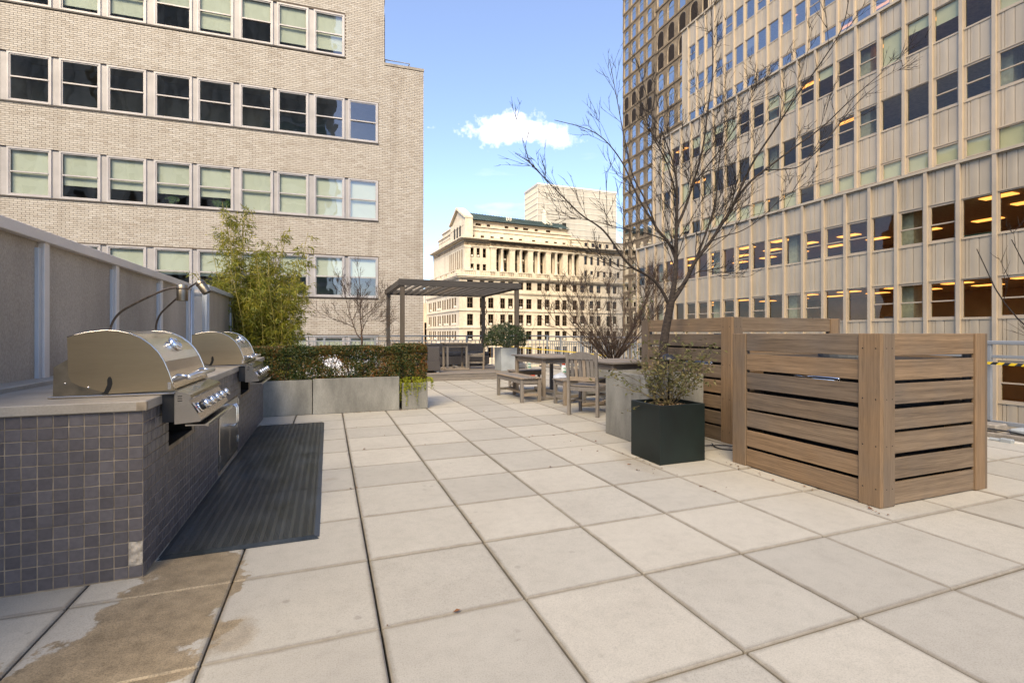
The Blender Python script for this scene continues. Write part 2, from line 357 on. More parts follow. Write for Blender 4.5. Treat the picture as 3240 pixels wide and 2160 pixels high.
# ------------------------------------------------------------------ ground far below, terrace slab and pavers
STREET = -34.0
M['asphalt'] = basic('street asphalt', (0.05,0.05,0.052), 0.9, var=0.2, scale=0.2, fine=0.2, fscale=30)
g = MB(); g.quad((-1500,-1500,STREET),(1500,-1500,STREET),(1500,1500,STREET),(-1500,1500,STREET)); struct(g.build('street', M['asphalt']))
M['slab'] = basic('terrace slab', (0.10,0.09,0.078), 0.95, var=0.3, scale=3.0, fine=0.3, fscale=60)
TT = 0.61
def AX(a): return (a-0.683)*TT
def BY(b): return (b+3.209)*TT
def paver_mat():
    m, nt, N, L, b = nodes('concrete paver'); g = NB(nt)
    W = g.world(); S = g.sep(W)
    off = g.vadd(W, g.vscale(g.comb(3.3, 7.1, 0.0), g.rnd()))
    n1 = g.noise(off, 2.4, 5, 0.6); n2 = g.noise(W, 190, 2, 0.6); n3 = g.noise(off, 14, 4, 0.6); n4 = g.noise(W, 420, 1)
    c = g.ramp(n1, ((0.25, (0.45,0.418,0.355)), (0.5, (0.49,0.458,0.39)), (0.78, (0.52,0.488,0.418))))
    c = g.mix(1.0, c, g.ramp(n3, ((0.30, 0.92), (0.55, 1.0))), 'MULTIPLY')
    c = g.mix(1.0, c, g.ramp(n2, ((0.28, 0.80), (0.48, 1.0), (0.72, 1.10))), 'MULTIPLY')
    c = g.mix(g.ramp(n4, ((0.78, 0.0), (0.82, 0.5))), c, (0.75,0.72,0.66))
    c = g.mix(1.0, c, g.ramp(g.rnd(), ((0, (0.85,0.85,0.85)), (0.5, (0.95,0.95,0.945)), (1, (1.04,1.03,1.01)))), 'MULTIPLY')
    # grime along each paver's edge
    O = g.sep(g.object())
    e = g.math('MAXIMUM', g.math('ABSOLUTE', O[0]), g.math('ABSOLUTE', O[1]))
    ed = g.math('MULTIPLY', g.ramp(g.math('ADD', e, g.math('MULTIPLY', g.math('SUBTRACT', n3, 0.5), 0.03)), ((0.280, 0.0), (0.302, 1.0))), 0.65)
    c = g.mix(ed, c, (0.14,0.115,0.085))
    # oil spots
    vo = N.new('ShaderNodeTexVoronoi'); L.new(W, vo.inputs['Vector']); vo.inputs['Scale'].default_value = 7.5; vo.inputs['Randomness'].default_value = 1.0
    sel = g.math('GREATER_THAN', g.noise(W, 3.1, 2), 0.56)
    sp = g.math('MULTIPLY', g.ramp(g.math('ADD', vo.outputs['Distance'], g.math('MULTIPLY', n3, 0.12)), ((0.13, 0.42), (0.2, 0.0))), sel)
    c = g.mix(g.math('MULTIPLY', sp, g.ramp(g.math('MULTIPLY', S[0], 0.25), ((0.0, 1.0), (0.6, 0.0)))), c, (0.20,0.18,0.155))
    # brown damp stain with a ragged edge near the counter
    def patch(x, y, rx, ry, k=1.0, soft=0.06):
        a = g.math('DIVIDE', g.math('SUBTRACT', S[0], x), rx); bb = g.math('DIVIDE', g.math('SUBTRACT', S[1], y), ry)
        e = g.math('SQRT', g.math('ADD', g.math('MULTIPLY', a, a), g.math('MULTIPLY', bb, bb)))
        e = g.math('ADD', e, g.math('MULTIPLY', g.math('SUBTRACT', g.noise(W, 4.2, 9, 0.62), 0.5), 2.3))
        return g.math('MULTIPLY', g.ramp(e, ((1.0-soft, 1.0), (1.0+soft*0.3, 0.0))), k)
    st = patch(-0.62, 2.45, 0.27, 0.62)
    st = g.math('MAXIMUM', st, patch(-0.80, 1.95, 0.34, 0.32)); st = g.math('MAXIMUM', st, patch(-1.22, 2.05, 0.24, 0.14, 0.9))
    st = g.math('MAXIMUM', st, patch(-0.34, 2.1, 0.10, 0.16, 0.55, 0.5)); st = g.math('MAXIMUM', st, patch(-0.17, 3.25, 0.10, 0.05, 0.4, 0.6)); st = g.math('MAXIMUM', st, patch(0.02, 4.1, 0.09, 0.07, 0.35, 0.6))
    st = g.math('MAXIMUM', st, patch(2.55, 3.7, 0.16, 0.42, 0.35, 0.6))
    wet = g.mix(n1, (0.275,0.213,0.130), (0.37,0.30,0.205)); wet = g.mix(1.0, wet, g.ramp(n2, ((0.3, 0.6), (0.6, 1.08))), 'MULTIPLY'); wet = g.mix(1.0, wet, g.ramp(n3, ((0.3, 0.72), (0.65, 1.12))), 'MULTIPLY')
    c = g.mix(st, c, wet)
    L.new(c, b.inputs['Base Color']); b.inputs['Specular IOR Level'].default_value = 0.3
    L.new(g.math('SUBTRACT', 0.85, g.math('MULTIPLY', st, 0.42)), b.inputs['Roughness'])
    L.new(g.bump(g.math('ADD', n2, g.math('MULTIPLY', n3, 0.5)), 0.25, 0.003), b.inputs['Normal'])
    return m
M['paver'] = paver_mat()
fl = MB(); fl.box(-9, 7.36, -9, 15.75, -0.30, -0.045)
floor = struct(fl.build('terrace_floor', M['slab']))
wl = MB(); wl.box(-9.0, 7.36, -9, 15.75, STREET, -0.305); tag(wl.build('terrace_building', basic('podium wall', (0.35,0.31,0.26), 0.9)), 'building that carries the roof terrace, below its edge', 'building')
pm = []
rng = random.Random(3)
for k in range(4):
    b = MB(); h = TT/2
    b.bbox(-h+0.0042, h-0.0042, -h+0.003, h-0.003, -0.04, 0.0, 0.006); pm.append(b.mesh('paver', M['paver']))
n = 0
for bi in range(-3, 23):
    for ai in range(-3, 12):
        x = AX(ai+0.5); y = BY(bi+0.5)
        if x > 6.6 or y > 15.3 or (y > 11.5 and x < 4.3): continue
        dd = math.sin(YAW)*x + math.cos(YAW)*y
        if dd < 0.6: continue
        t = (math.cos(YAW)*x - math.sin(YAW)*y)/dd
        if abs(t) > 1.30 or (x < -0.82 and y > 3.1): continue
        o = obj('paver', pm[rng.randrange(4)], floor, (x + rng.uniform(-.0015,.0015), y + rng.uniform(-.001,.001), rng.uniform(-0.0025, 0.0015)), (R(rng.uniform(-.12,.12)), R(rng.uniform(-.12,.12)), 0))
        n += 1
# pavers further off and behind the camera, one sheet
b = MB()
for bi in range(-18, 23):
    for ai in range(-13, 12):
        x = AX(ai+0.5); y = BY(bi+0.5)
        if x > 6.6 or y > 15.3: continue
        dd = math.sin(YAW)*x + math.cos(YAW)*y; t = (math.cos(YAW)*x - math.sin(YAW)*y)/dd if dd > 0.6 else 9
        if not (dd < 0.6 or abs(t) > 1.30 or (x < -0.82 and y > 3.1)) or (y > 11.5 and x < 4.3): continue
        b.box(x-.3, x+.3, y-.3, y+.3, -.04, 0.0)
stuff(b.build('paver_field', M['paver'], floor))

# ------------------------------------------------------------------ brick apartment building on the left
M['brick'] = None
def brick_mat():
    m, nt, N, L, b = nodes('glazed buff brick'); g = NB(nt)
    W = g.world()
    c = g.ramp(g.math('FRACT', g.math('ADD', g.island(), g.math('MULTIPLY', g.rnd(), 7.31))), ((0.0, (0.44,0.385,0.32)), (0.2, (0.51,0.458,0.39)), (0.7, (0.535,0.486,0.418)), (1.0, (0.585,0.54,0.475))))
    st = g.noise(g.mapping(W, (0.45,0.45,1.6)), 1.0, 5, 0.65)
    c = g.mix(g.ramp(g.noise(g.mapping(W, (2.2,2.2,0.22)), 1.0, 4, 0.6), ((0.54, 0.0), (0.75, 0.35))), c, (0.27,0.215,0.16))
    c = g.mix(g.ramp(st, ((0.52, 0.0), (0.75, 0.4))), c, (0.34,0.275,0.205))
    c = g.mix(1.0, c, g.ramp(g.noise(W, 40, 3), ((0.3, 0.90), (0.6, 1.0))), 'MULTIPLY')
    L.new(c, b.inputs['Base Color']); b.inputs['Roughness'].default_value = 0.55
    return m
M['brick'] = brick_mat()
M['mortar'] = basic('mortar', (0.145,0.115,0.09), 0.9, var=0.15, scale=4.0)
BR = R(-2.6)
bb = thing('brick_building', 'buff brick apartment building with long bands of windows, left of the sky', 'building', (3.60, 19.594, 0), BR)
COLS = [(-17.16,-16.0),(-15.84,-14.7),(-14.5,-13.4),(-13.20,-12.05),(-11.85,-10.73),(-10.56,-9.44),(-9.22,-8.08),(-7.93,-6.79),(-6.60,-5.50),(-5.37,-4.29),(-4.11,-3.01),(-2.88,-1.77)]
ROWS = [(-0.55,1.05),(2.53,4.11),(5.55,7.12),(8.58,10.16),(11.74,13.36),(14.85,16.45)]
BL0 = -18.0; BTOP = 20.0; LOWTOP = 11.68; UPX = -1.53
holes = []
for ri, (z0, z1) in enumerate(ROWS):
    last = 11 if ri < 4 else 10
    holes.append((COLS[0][0], COLS[last][1], z0, z1))
wm = MB()
holed(wm, BL0, UPX, -6.0, BTOP, [(a, min(b_, UPX), c, d) for a, b_, c, d in holes], 0.12)
holed(wm, UPX, 0.0, -6.0, LOWTOP, [], 0.12)
wm.quad((0,0,STREET),(-4,14,STREET),(-4,14,LOWTOP),(0,0,LOWTOP)); wm.quad((UPX,0,LOWTOP),(UPX-4,14,LOWTOP),(UPX-4,14,BTOP),(UPX,0,BTOP)); wm.quad((UPX,0,LOWTOP-.3),(0,0,LOWTOP-.3),(-4,14,LOWTOP-.3),(UPX-4,14,LOWTOP-.3))
wm.quad((BL0,0,BTOP),(UPX,0,BTOP),(UPX-4,14,BTOP),(BL0,14,BTOP)); wm.quad((BL0,0,STREET),(0,0,STREET),(0,0,-6),(BL0,0,-6)); wm.quad((BL0,0,STREET),(BL0,14,STREET),(BL0,14,BTOP),(BL0,0,BTOP)); wm.quad((BL0,14,STREET),(-6,14,STREET),(-6,14,BTOP),(BL0,14,BTOP))
wm.build('wall', M['mortar'], bb)
# bricks: running bond, each proud of the mortar
CP = 0.0677; BP = 0.2075
def in_wall(a, b_, z0, z1):
    if z1 > LOWTOP-0.01 and b_ > UPX+0.02: return False
    for h in holes:
        if b_ > h[0]-0.01 and a < h[1]+0.01 and z1 > h[2]-0.02 and z0 < h[3]+0.005: return False
    return True
blist = []
zc = -1.6; k = 0
while zc < 17.2:
    u = BL0 + (0 if k % 2 else BP/2)
    while u < -0.02:
        a = u+0.005; b_ = min(u+BP-0.005, -0.0)
        top = zc+CP-0.0125
        if top > LOWTOP-0.01: b_ = min(b_, UPX)
        if b_-a < 0.02: u += BP; continue
        if in_wall(a, b_, zc, top): blist.append((a, b_, zc, top))
        else:
            for h in holes:      # trim against the window band ends
                if top > h[2]-0.02 and zc < h[3]+0.005 and a < h[1]+0.02 < b_ - 0.03:
                    if in_wall(h[1]+0.025, b_, zc, top): blist.append((h[1]+0.025, b_, zc, top))
        u += BP
    zc += CP; k += 1
mw = Matrix.Translation((3.60, 19.594, 0)) @ Matrix.Rotation(BR, 4, 'Z')
def seen(bk):
    p = mw @ Vector((bk[0], 0, bk[2])); d = math.sin(YAW)*p.x + math.cos(YAW)*p.y; r = math.cos(YAW)*p.x - math.sin(YAW)*p.y
    px = 1620+1538.7*r/d; py = 1054.3-1538.7*(p.z-CAMZ)/d
    if not (2 < px < 1340 and 2 < py < 1040): return None
    if px < 620 and py > 640 + 0.353*px - 10: return None
    return d
order = sorted((s_, i) for i, s_ in ((i, seen(q)) for i, q in enumerate(blist)) if s_ is not None)
near = {i for _, i in order[:296]}
rest = MB(); bcache = {}
for i, (a, b_, z0, z1) in enumerate(blist):
    pr = -0.008
    if i in near:
        key = round(b_-a, 3)
        if key not in bcache:
            q = MB(); q.box(0, key, pr, 0.0, 0, CP-0.0125, 'k'); bcache[key] = q.mesh('brick', M['brick'])
        obj('brick', bcache[key], bb, (a, 0, z0))
    else: rest.box(a, b_, pr, 0.0, z0, z1, 'k')
stuff(rest.build('brickwork', M['brick'], bb, fix=False))
cp = MB(); cp.box(UPX, 0.02, -0.03, 0.12, LOWTOP, LOWTOP+0.10); cp.build('coping', basic('stone coping', (0.36,0.32,0.27), 0.7), bb)
rl = MB(); 
for zz in (LOWTOP+.20, LOWTOP+.36): rl.tube([(UPX,.25,zz),(-0.52,.25,zz),(-0.75,1.4,zz)], 0.02, 6)
for u in (UPX+.05, -0.52): rl.tube([(u,.25,LOWTOP+.05),(u,.25,LOWTOP+.36)], 0.013, 6)
rl.build('roof_railing', M['rail'], bb)
sl_ = MB()
for a, b_, z0, z1 in holes: sl_.box(a-.02, b_+.02, -0.035, 0.14, z0-0.05, z0)  # dark strip stands in for the shadow along each sill line
sl_.build('sill_shadow', basic('sill shadow colour', (0.06,0.05,0.042), 0.6), bb)
M['mull'] = basic('mullion aluminium', (0.42,0.40,0.395), 0.5, 0.2, 0.08, 2.0, 0.05)
frame_cache = {}
def sash(w_, h_, op=False):
    key = (round(w_, 2), round(h_, 2))
    if key in frame_cache: return frame_cache[key]
    w_, h_ = key; q = MB(); t = 0.055
    q.box(0, w_, 0, .09, 0, t); q.box(0, w_, 0, .09, h_-t, h_); q.box(0, t, 0, .09, t, h_-t); q.box(w_-t, w_, 0, .09, t, h_-t)
    t2 = t+.035
    q.box(t, w_-t, .02, .07, t, t2); q.box(t, w_-t, .02, .07, h_-t2, h_-t); q.box(t, t2, .02, .07, t2, h_-t2); q.box(w_-t2, w_-t, .02, .07, t2, h_-t2)
    mr = MB(); mr.box(t2, w_-t2, -0.005, .06, h_*.5-.022, h_*.5+.022)
    pa = MB(); pa.quad((t2,.045,t2),(w_-t2,.045,t2),(w_-t2,.045,h_*.5-.02),(t2,.045,h_*.5-.02))
    pb = MB(); pb.quad((t2,.030,h_*.5+.02),(w_-t2,.030,h_*.5+.02),(w_-t2,.030,h_-t2),(t2,.030,h_-t2))
    frame_cache[key] = (q.mesh('window', M['frame']), mr.mesh('meeting_rail', M['frame']), pa.mesh('pane', M['glass'], fix=False), pb.mesh('pane', M['glass'], fix=False), t2)
    return frame_cache[key]
drop = {1: (1.0,1.0,.52,.52,.56,.5,.58,.6,.55,.55,.52,.52), 2: (1,1,1,1,.72,.72,.74,.74,1,1,1,1), 3: (0,0,0,0,0,0,0,0,0,0.0,0,0), 4: (0.2,0,0.3,0.3,0.9,.9,.45,.9,.45,.9,.9,0), 0: (.7,)*12, 5: (.5,)*12}
for ri, (z0, z1) in enumerate(ROWS):
    if ri == 5: continue
    last = 11 if ri < 4 else 10
    prev = COLS[0][0]
    for ci, (a, b_) in enumerate(COLS[:last+1]):
        fme, mre, pa, pb, t2 = sash(b_-a, z1-z0)
        wo = obj('window', fme, bb, (a, 0.0, z0)); obj('meeting_rail', mre, wo); obj('pane', pa, wo); obj('pane', pb, wo)
        dr = drop[ri][ci] 
        if dr > 0.02:
            h_ = (z1-z0-2*t2)*dr
            bl = MB(); bl.quad((t2,.11,z1-z0-t2-h_),(b_-a-t2,.11,z1-z0-t2-h_),(b_-a-t2,.11,z1-z0-t2),(t2,.11,z1-z0-t2)); bl.build('blind', M['blind'], wo, fix=False)
        if ci: 
            q = MB(); wide = (a-prev) > 0.14
            q.box(prev, a, 0.035 if wide else 0.045, 0.10, z0, z1); q.build('mullion', M['mull'], bb)
        prev = b_
rm = MB()     # rooms behind the windows
for z0, z1 in ROWS:
    E_ = UPX+.2 if z0 < 9 else UPX-.1
    rm.quad((BL0,.14,z0-.6),(E_,.14,z0-.6),(E_,1.9,z0-.6),(BL0,1.9,z0-.6)); rm.quad((BL0,1.9,z0-.6),(E_,1.9,z0-.6),(E_,1.9,z1+.5),(BL0,1.9,z1+.5)); rm.quad((BL0,.14,z1+.5),(E_,.14,z1+.5),(E_,1.9,z1+.5),(BL0,1.9,z1+.5))
    for u in range(-18, 0, 4): rm.quad((u+.5,.14,z0-.6),(u+.5,1.9,z0-.6),(u+.5,1.9,z1+.5),(u+.5,.14,z1+.5))
rm.build('room', basic('room interior', (0.30,0.255,0.19), 0.9, var=0.3, scale=0.6), bb, fix=False)
# plants on the sills of the third row
M['houseplant'] = leaf_mat('houseplant leaves', ((0, (0.02,0.06,0.015)), (1, (0.08,0.14,0.03))))
for u in (-8.7, -7.3, -7.0):
    b = MB(); rr = random.Random(int(u*10))
    b.lathe([(0.05,0),(0.07,.12)], 8, (u,.17,ROWS[2][0]+.09))
    for _ in range(40):
        c0 = Vector((u+rr.gauss(0,.09), .17, ROWS[2][0]+.28+rr.gauss(0,.07))); d1 = Vector((rr.uniform(-1,1), rr.uniform(-.3,.3), rr.uniform(-1,1))).normalized()*.06; d2 = Vector((-d1.z,0,d1.x))*.5
        b.quad(c0-d1, c0+d2, c0+d1, c0-d2)
    b.build('houseplant', M['houseplant'], bb, fix=False)

# ------------------------------------------------------------------ panelled office block on the right (three set-back tiers)
def panel_mat():
    m, nt, N, L, b = nodes('beige enamel panel'); g = NB(nt)
    W = g.world()
    c = g.ramp(g.noise(W, 0.6, 4), ((0.3, (0.43,0.362,0.268)), (0.7, (0.49,0.418,0.318))))
    c = g.mix(1.0, c, g.ramp(g.rnd(), ((0, 0.94), (1, 1.03))), 'MULTIPLY')
    c = g.mix(1.0, c, g.ramp(g.noise(g.mapping(W, (3,3,0.5)), 1.0, 4), ((0.3, 0.92), (0.6, 1.0))), 'MULTIPLY')
    L.new(c, b.inputs['Base Color']); b.inputs['Roughness'].default_value = 0.38; b.inputs['Specular IOR Level'].default_value = 0.6
    return m
M['panel'] = panel_mat()
M['glass_u'] = glass_mat('upper office glass', (0.5,0.55,0.6), 0.05, 0.8, 0.30)
M['pframe'] = basic('office window frame', (0.46,0.385,0.295), 0.45, 0.0, 0.06, 1.0)
M['ceil'] = basic('office ceiling', (0.62,0.56,0.47), 0.9); M['owall'] = basic('office wall', (0.50,0.38,0.24), 0.9, var=0.2, scale=0.4)
M['ocol'] = basic('office column', (0.55,0.50,0.42), 0.8)
M['olight'] = emit_mat('warm office light', (1.0, 0.38, 0.085), 1.2)
ob = thing('office_block', 'tall beige metal panelled office block with set-backs, filling the right side', 'building', (0,0,0))
PITCH = 0.0481*27.0; WH = 0.0662*27.0; FH = 3.634; Z0 = 1.15+0.0251*27.0
# tier: plane x, z bottom, z top, y range, rows of window sills, window height
NY0 = 0.454*27.0 - 9*PITCH      # a mullion line
def profile(w_, h_):
    """fluted spandrel: grooves and one rounded fold; local x to the left along the wall, depth toward -x"""
    pts = [(0.0,0.0),(0.110,0.0),(0.113,-.04),(0.126,-.04),(0.129,0.0),(0.230,0.0),(0.233,-.04),(0.246,-.04),(0.249,0.0),(0.30,0.0),(0.36,.010),(0.43,.014),(0.50,.010),(0.552,0.0),(0.555,-.04),(0.568,-.04),(0.571,0.0),(1.0,0.0)]
    q = MB()
    for (a, da), (b_, db) in zip(pts, pts[1:]):
        q.quad((-da, -a*w_, 0), (-db, -b_*w_, 0), (-db, -b_*w_, h_), (-da, -a*w_, h_))
    q.box(-0.04, 0.02, -w_, 0, -0.06, 0); q.box(-0.04, 0.02, -w_, 0, h_, h_+0.06)
    return q
pcache = {}
orng = random.Random(5)
def o_window(kind, w_, h_):
    key = (kind, round(w_, 2), round(h_, 2))
    if key in pcache: return pcache[key]
    q = MB(); t = 0.05 if 'fixed' in kind else 0.10
    for a, b_, c, d in ((-w_,0,0,t),(-w_,0,h_-t,h_),(-t,0,t,h_-t),(-w_,-w_+t,t,h_-t)): q.box(0.0, 0.08, a, b_, c, d)
    if 'fixed' not in kind: q.box(-0.01, 0.08, -w_+t, -t, h_*.47-.03, h_*.47+.03)
    p = MB(); 
    if 'fixed' in kind: p.quad((.05,-t,t),(.05,-w_+t,t),(.05,-w_+t,h_-t),(.05,-t,h_-t))
    else:
        p.quad((.03,-t,t),(.03,-w_+t,t),(.03,-w_+t,h_*.47-.03),(.03,-t,h_*.47-.03)); p.quad((.05,-t,h_*.47+.03),(.05,-w_+t,h_*.47+.03),(.05,-w_+t,h_-t),(.05,-t,h_-t))
    pcache[key] = (q.mesh('window', M['pframe']), p.mesh('pane', M['glass_r'] if 'u' not in kind else M['glass_u'], fix=False)); return pcache[key]
def tier(X, y0, y1, zb, zt, sills, blinds, visible_rows=None):
    nb = int(round((y1-y0)/PITCH)); w_ = PITCH-0.16
    edges = [zb] + sorted(v for s_ in sills for v in (s_, s_+WH)) + [zt]
    for k in range(nb+1):
        q = MB(); q.box(-0.14, 0.10, -0.075, 0.075, 0, zt-zb); 
        key = ('mul', round(zt-zb, 2))
        if key not in pcache: pcache[key] = q.mesh('mullion', M['pframe'])
        obj('mullion', pcache[key], ob, (X, y0+k*PITCH, zb))
    for k in range(nb):
        yl = y0+(k+1)*PITCH-0.08     # left edge as the camera sees it
        for a, b_ in zip(edges[::2], edges[1::2]):
            h_ = b_-a-0.12
            if h_ < 0.7: continue      # a strip hidden behind the parapet below
            key = ('pan', round(h_, 2))
            if key not in pcache: pcache[key] = profile(w_, h_).mesh('spandrel_panel', M['panel'])
            obj('spandrel_panel', pcache[key], ob, (X, yl, a+0.06))
        for s_ in sills:
            kind = ('sash' if orng.random() < 0.5 else 'fixed') + ('_u' if X > 36 else '')
            fm, pn = o_window(kind, w_, WH)
            wo = obj('window', fm, ob, (X, yl, s_)); po_ = obj('pane', pn, wo)
            bp = blinds.get(round(s_, 1), 0)
            if orng.random() < bp:
                dr = orng.choice((0.35, 0.5, 0.6, 1.0, 1.0)); h_ = (WH-.12)*dr
                key = ('bl', dr)
                if key not in pcache:
                    q = MB(); q.quad((.12,-.05,WH-.06-h_),(.12,-w_+.05,WH-.06-h_),(.12,-w_+.05,WH-.06),(.12,-.05,WH-.06)); pcache[key] = q.mesh('blind', M['blind_c'], fix=False)
                obj('blind', pcache[key], wo)
S = [Z0 + FH*k for k in range(-4, 9)]
T1, T2, T3 = 27.0, 29.8, 37.3
yN = NY0
tier(T1, yN, yN+29*PITCH-0.0, S[2]-2.2, 8.89, S[3:6], {})
tier(T2, yN+3*PITCH, yN+30*PITCH, 8.6, 19.6, S[6:9], {round(S[6],1): .7, round(S[7],1): .15, round(S[8],1): .65})
tier(T3, yN+7*PITCH, yN+33*PITCH, 19.2, 35.0, S[9:13], {round(S[11],1): .15})
# blank end bays, roofs of the set-backs, backing walls
q = MB()
yE1, yE2, yE3 = yN+29*PITCH, yN+30*PITCH, yN+33*PITCH
for X, ya, yb, za, zb in ((T1,yE1,38.3,STREET,8.89),(T2,yE2,38.7,8.6,19.6),(T3,yE3,44.5,19.2,35.0),(40.2,20,43.6,34.5,48)):
    q.box(X+0.02, X+1.0, ya, yb, za, zb)
q.box(T1-.16, T3+14, yN-14, 38.3, 8.89, 9.02); q.box(T2-.16, T3+14, yN-10, 38.7, 19.6, 19.74); q.box(T3-.16, T3+14, yN-5, 44.5, 35.0, 35.15)
q.box(T1+.02, T1+.9, yN-8, yE1, STREET, S[2]-2.25); q.box(T1+.02, T1+.5, yN-14, yN-.05, STREET, 8.89); q.box(T2+.02, T2+.5, yN-14, yN+3*PITCH-.05, 8.9, 19.6); q.box(T3+.02, T3+.5, yN-14, yN+7*PITCH-.05, 19.7, 35)
q.box(T1+.9, 58, 38.0, 38.28, STREET, 8.85); q.box(T2+.9, 58, 38.4, 38.68, 9.0, 19.5); q.box(T3+.9, 58, 44.2, 44.48, 19.7, 34.9)
q.build('blank_wall', M['panel'], ob)
for X, ya, yb, za, zb in ((T1,yE1,38.3,-6,8.8),(T2,yE2,38.7,8.9,19.5),(T3,yE3,44.5,19.6,34.9),(40.2,38,43.6,35.2,47)):
    st_ = MB(); yy = ya+.12
    while yy < yb: st_.box(X-.03, X+.01, yy-.05, yy, za, zb); yy += .34
    st_.build('standing_seam', M['panel'], ob)
# lit offices on the lower floors, darker ones above
for fi, (X, s_, ya, yb, lit) in enumerate([(T1, S[3], yN, yE1, 1), (T1, S[4], yN, yE1, 1), (T1, S[5], yN, yE1, 1)] + [(T2, v, yN+3*PITCH, yE2, 0) for v in S[6:9]] + [(T3, v, yN+7*PITCH, yE3, 0) for v in S[9:13]]):
    za, zb = s_-0.9, s_+WH+0.25; DP = 11.0 if lit else 5.0
    if X == T1 and s_ > 8: continue
    r_ = MB(); r_.quad((X+.2,ya,zb),(X+.2,yb,zb),(X+DP,yb,zb),(X+DP,ya,zb)); r_.build('office_ceiling', M['ceil'], ob, fix=False)
    r_ = MB(); r_.quad((X+.2,ya,za),(X+.2,yb,za),(X+DP,yb,za),(X+DP,ya,za)); r_.quad((X+DP,ya,za),(X+DP,yb,za),(X+DP,yb,zb),(X+DP,ya,zb)); r_.quad((X+.2,ya,za),(X+DP,ya,za),(X+DP,ya,zb),(X+.2,ya,zb)); r_.quad((X+.2,yb,za),(X+DP,yb,za),(X+DP,yb,zb),(X+.2,yb,zb))
    r_.build('office_room', M['owall'], ob, fix=False)
    yy = ya+2.2
    while yy < yb:
        c_ = MB(); c_.box(X+.6, X+1.3, yy, yy+.6, za, zb); c_.build('office_column', M['ocol'], ob); yy += 5*PITCH
    if lit:
        lm = MB(); lm.box(-.30, .30, -.60, .60, -.03, 0); lme = lm.mesh('ceiling_light', M['olight'])
        yy = ya+.9
        while yy < yb:
            for xx in (2.0, 4.6, 7.4): 
                if orng.random() < .8: obj('ceiling_light', lme, ob, (X+xx, yy, zb-.015))
            yy += 2.9
        for k in range(9):          # desks and cabinets glimpsed through the glass
            d_ = MB(); yy = orng.uniform(ya+1, yb-3); hh = orng.uniform(.9, 1.35); d_.bbox(X+1.6, X+2.3, yy, yy+orng.uniform(.8, 2.0), za, za+hh, .02); d_.build('desk', basic('desk', (orng.uniform(.1,.4), orng.uniform(.1,.35), orng.uniform(.1,.3)), .6), ob)
    else:
        yy = ya+1.5
        while yy < yb:
            if orng.random() < .22:
                lm = MB(); lm.box(-.15, .15, -.7, .7, -.03, 0); obj('ceiling_light', lm.mesh('ceiling_light', M['olight']), ob, (X+1.4, yy, zb-.015))
            yy += 2.6

# ------------------------------------------------------------------ dark concrete tower with arched windows
def tower_mat():
    m, nt, N, L, b = nodes('rough brown concrete'); g = NB(nt); W = g.world()
    c = g.ramp(g.noise(W, 0.5, 6, 0.65), ((0.3, (0.105,0.079,0.052)), (0.5, (0.17,0.129,0.086)), (0.75, (0.28,0.222,0.152))))
    c = g.mix(1.0, c, g.ramp(g.noise(W, 9, 4), ((0.3, 0.72), (0.6, 1.06))), 'MULTIPLY')
    L.new(c, b.inputs['Base Color']); b.inputs['Roughness'].default_value = 0.9
    L.new(g.bump(g.noise(W, 6, 6), 0.6, 0.12), b.inputs['Normal']); return m
M['tower'] = tower_mat()
M['sky_glass'] = glass_mat('tower glass', (0.34,0.44,0.47), 0.05, 0.6, 0.50)
M['arch'] = basic('pale arch surround', (0.25,0.20,0.14), 0.8, var=0.2, scale=1.0)
M['louver'] = basic('brown louvre', (0.07,0.05,0.035), 0.6)
M['lwhite'] = basic('window frame of the tower', (0.35,0.42,0.42), 0.5)
tw = thing('concrete_tower', 'tall brown concrete tower with rows of arched windows behind the office block', 'building', (0,0,0))
CW, CH = 2.74, 3.655
def arch_pts(w_, h_, n_=10):
    """closed outline: bottom left, up, over the arch, down"""
    r_ = w_/2; p = [(-r_, -h_/2)]
    for k in range(n_+1):
        a = math.pi - math.pi*k/n_; p.append((r_*math.cos(a), h_/2-r_+r_*math.sin(a)*1.0))
    p.append((r_, -h_/2)); return p
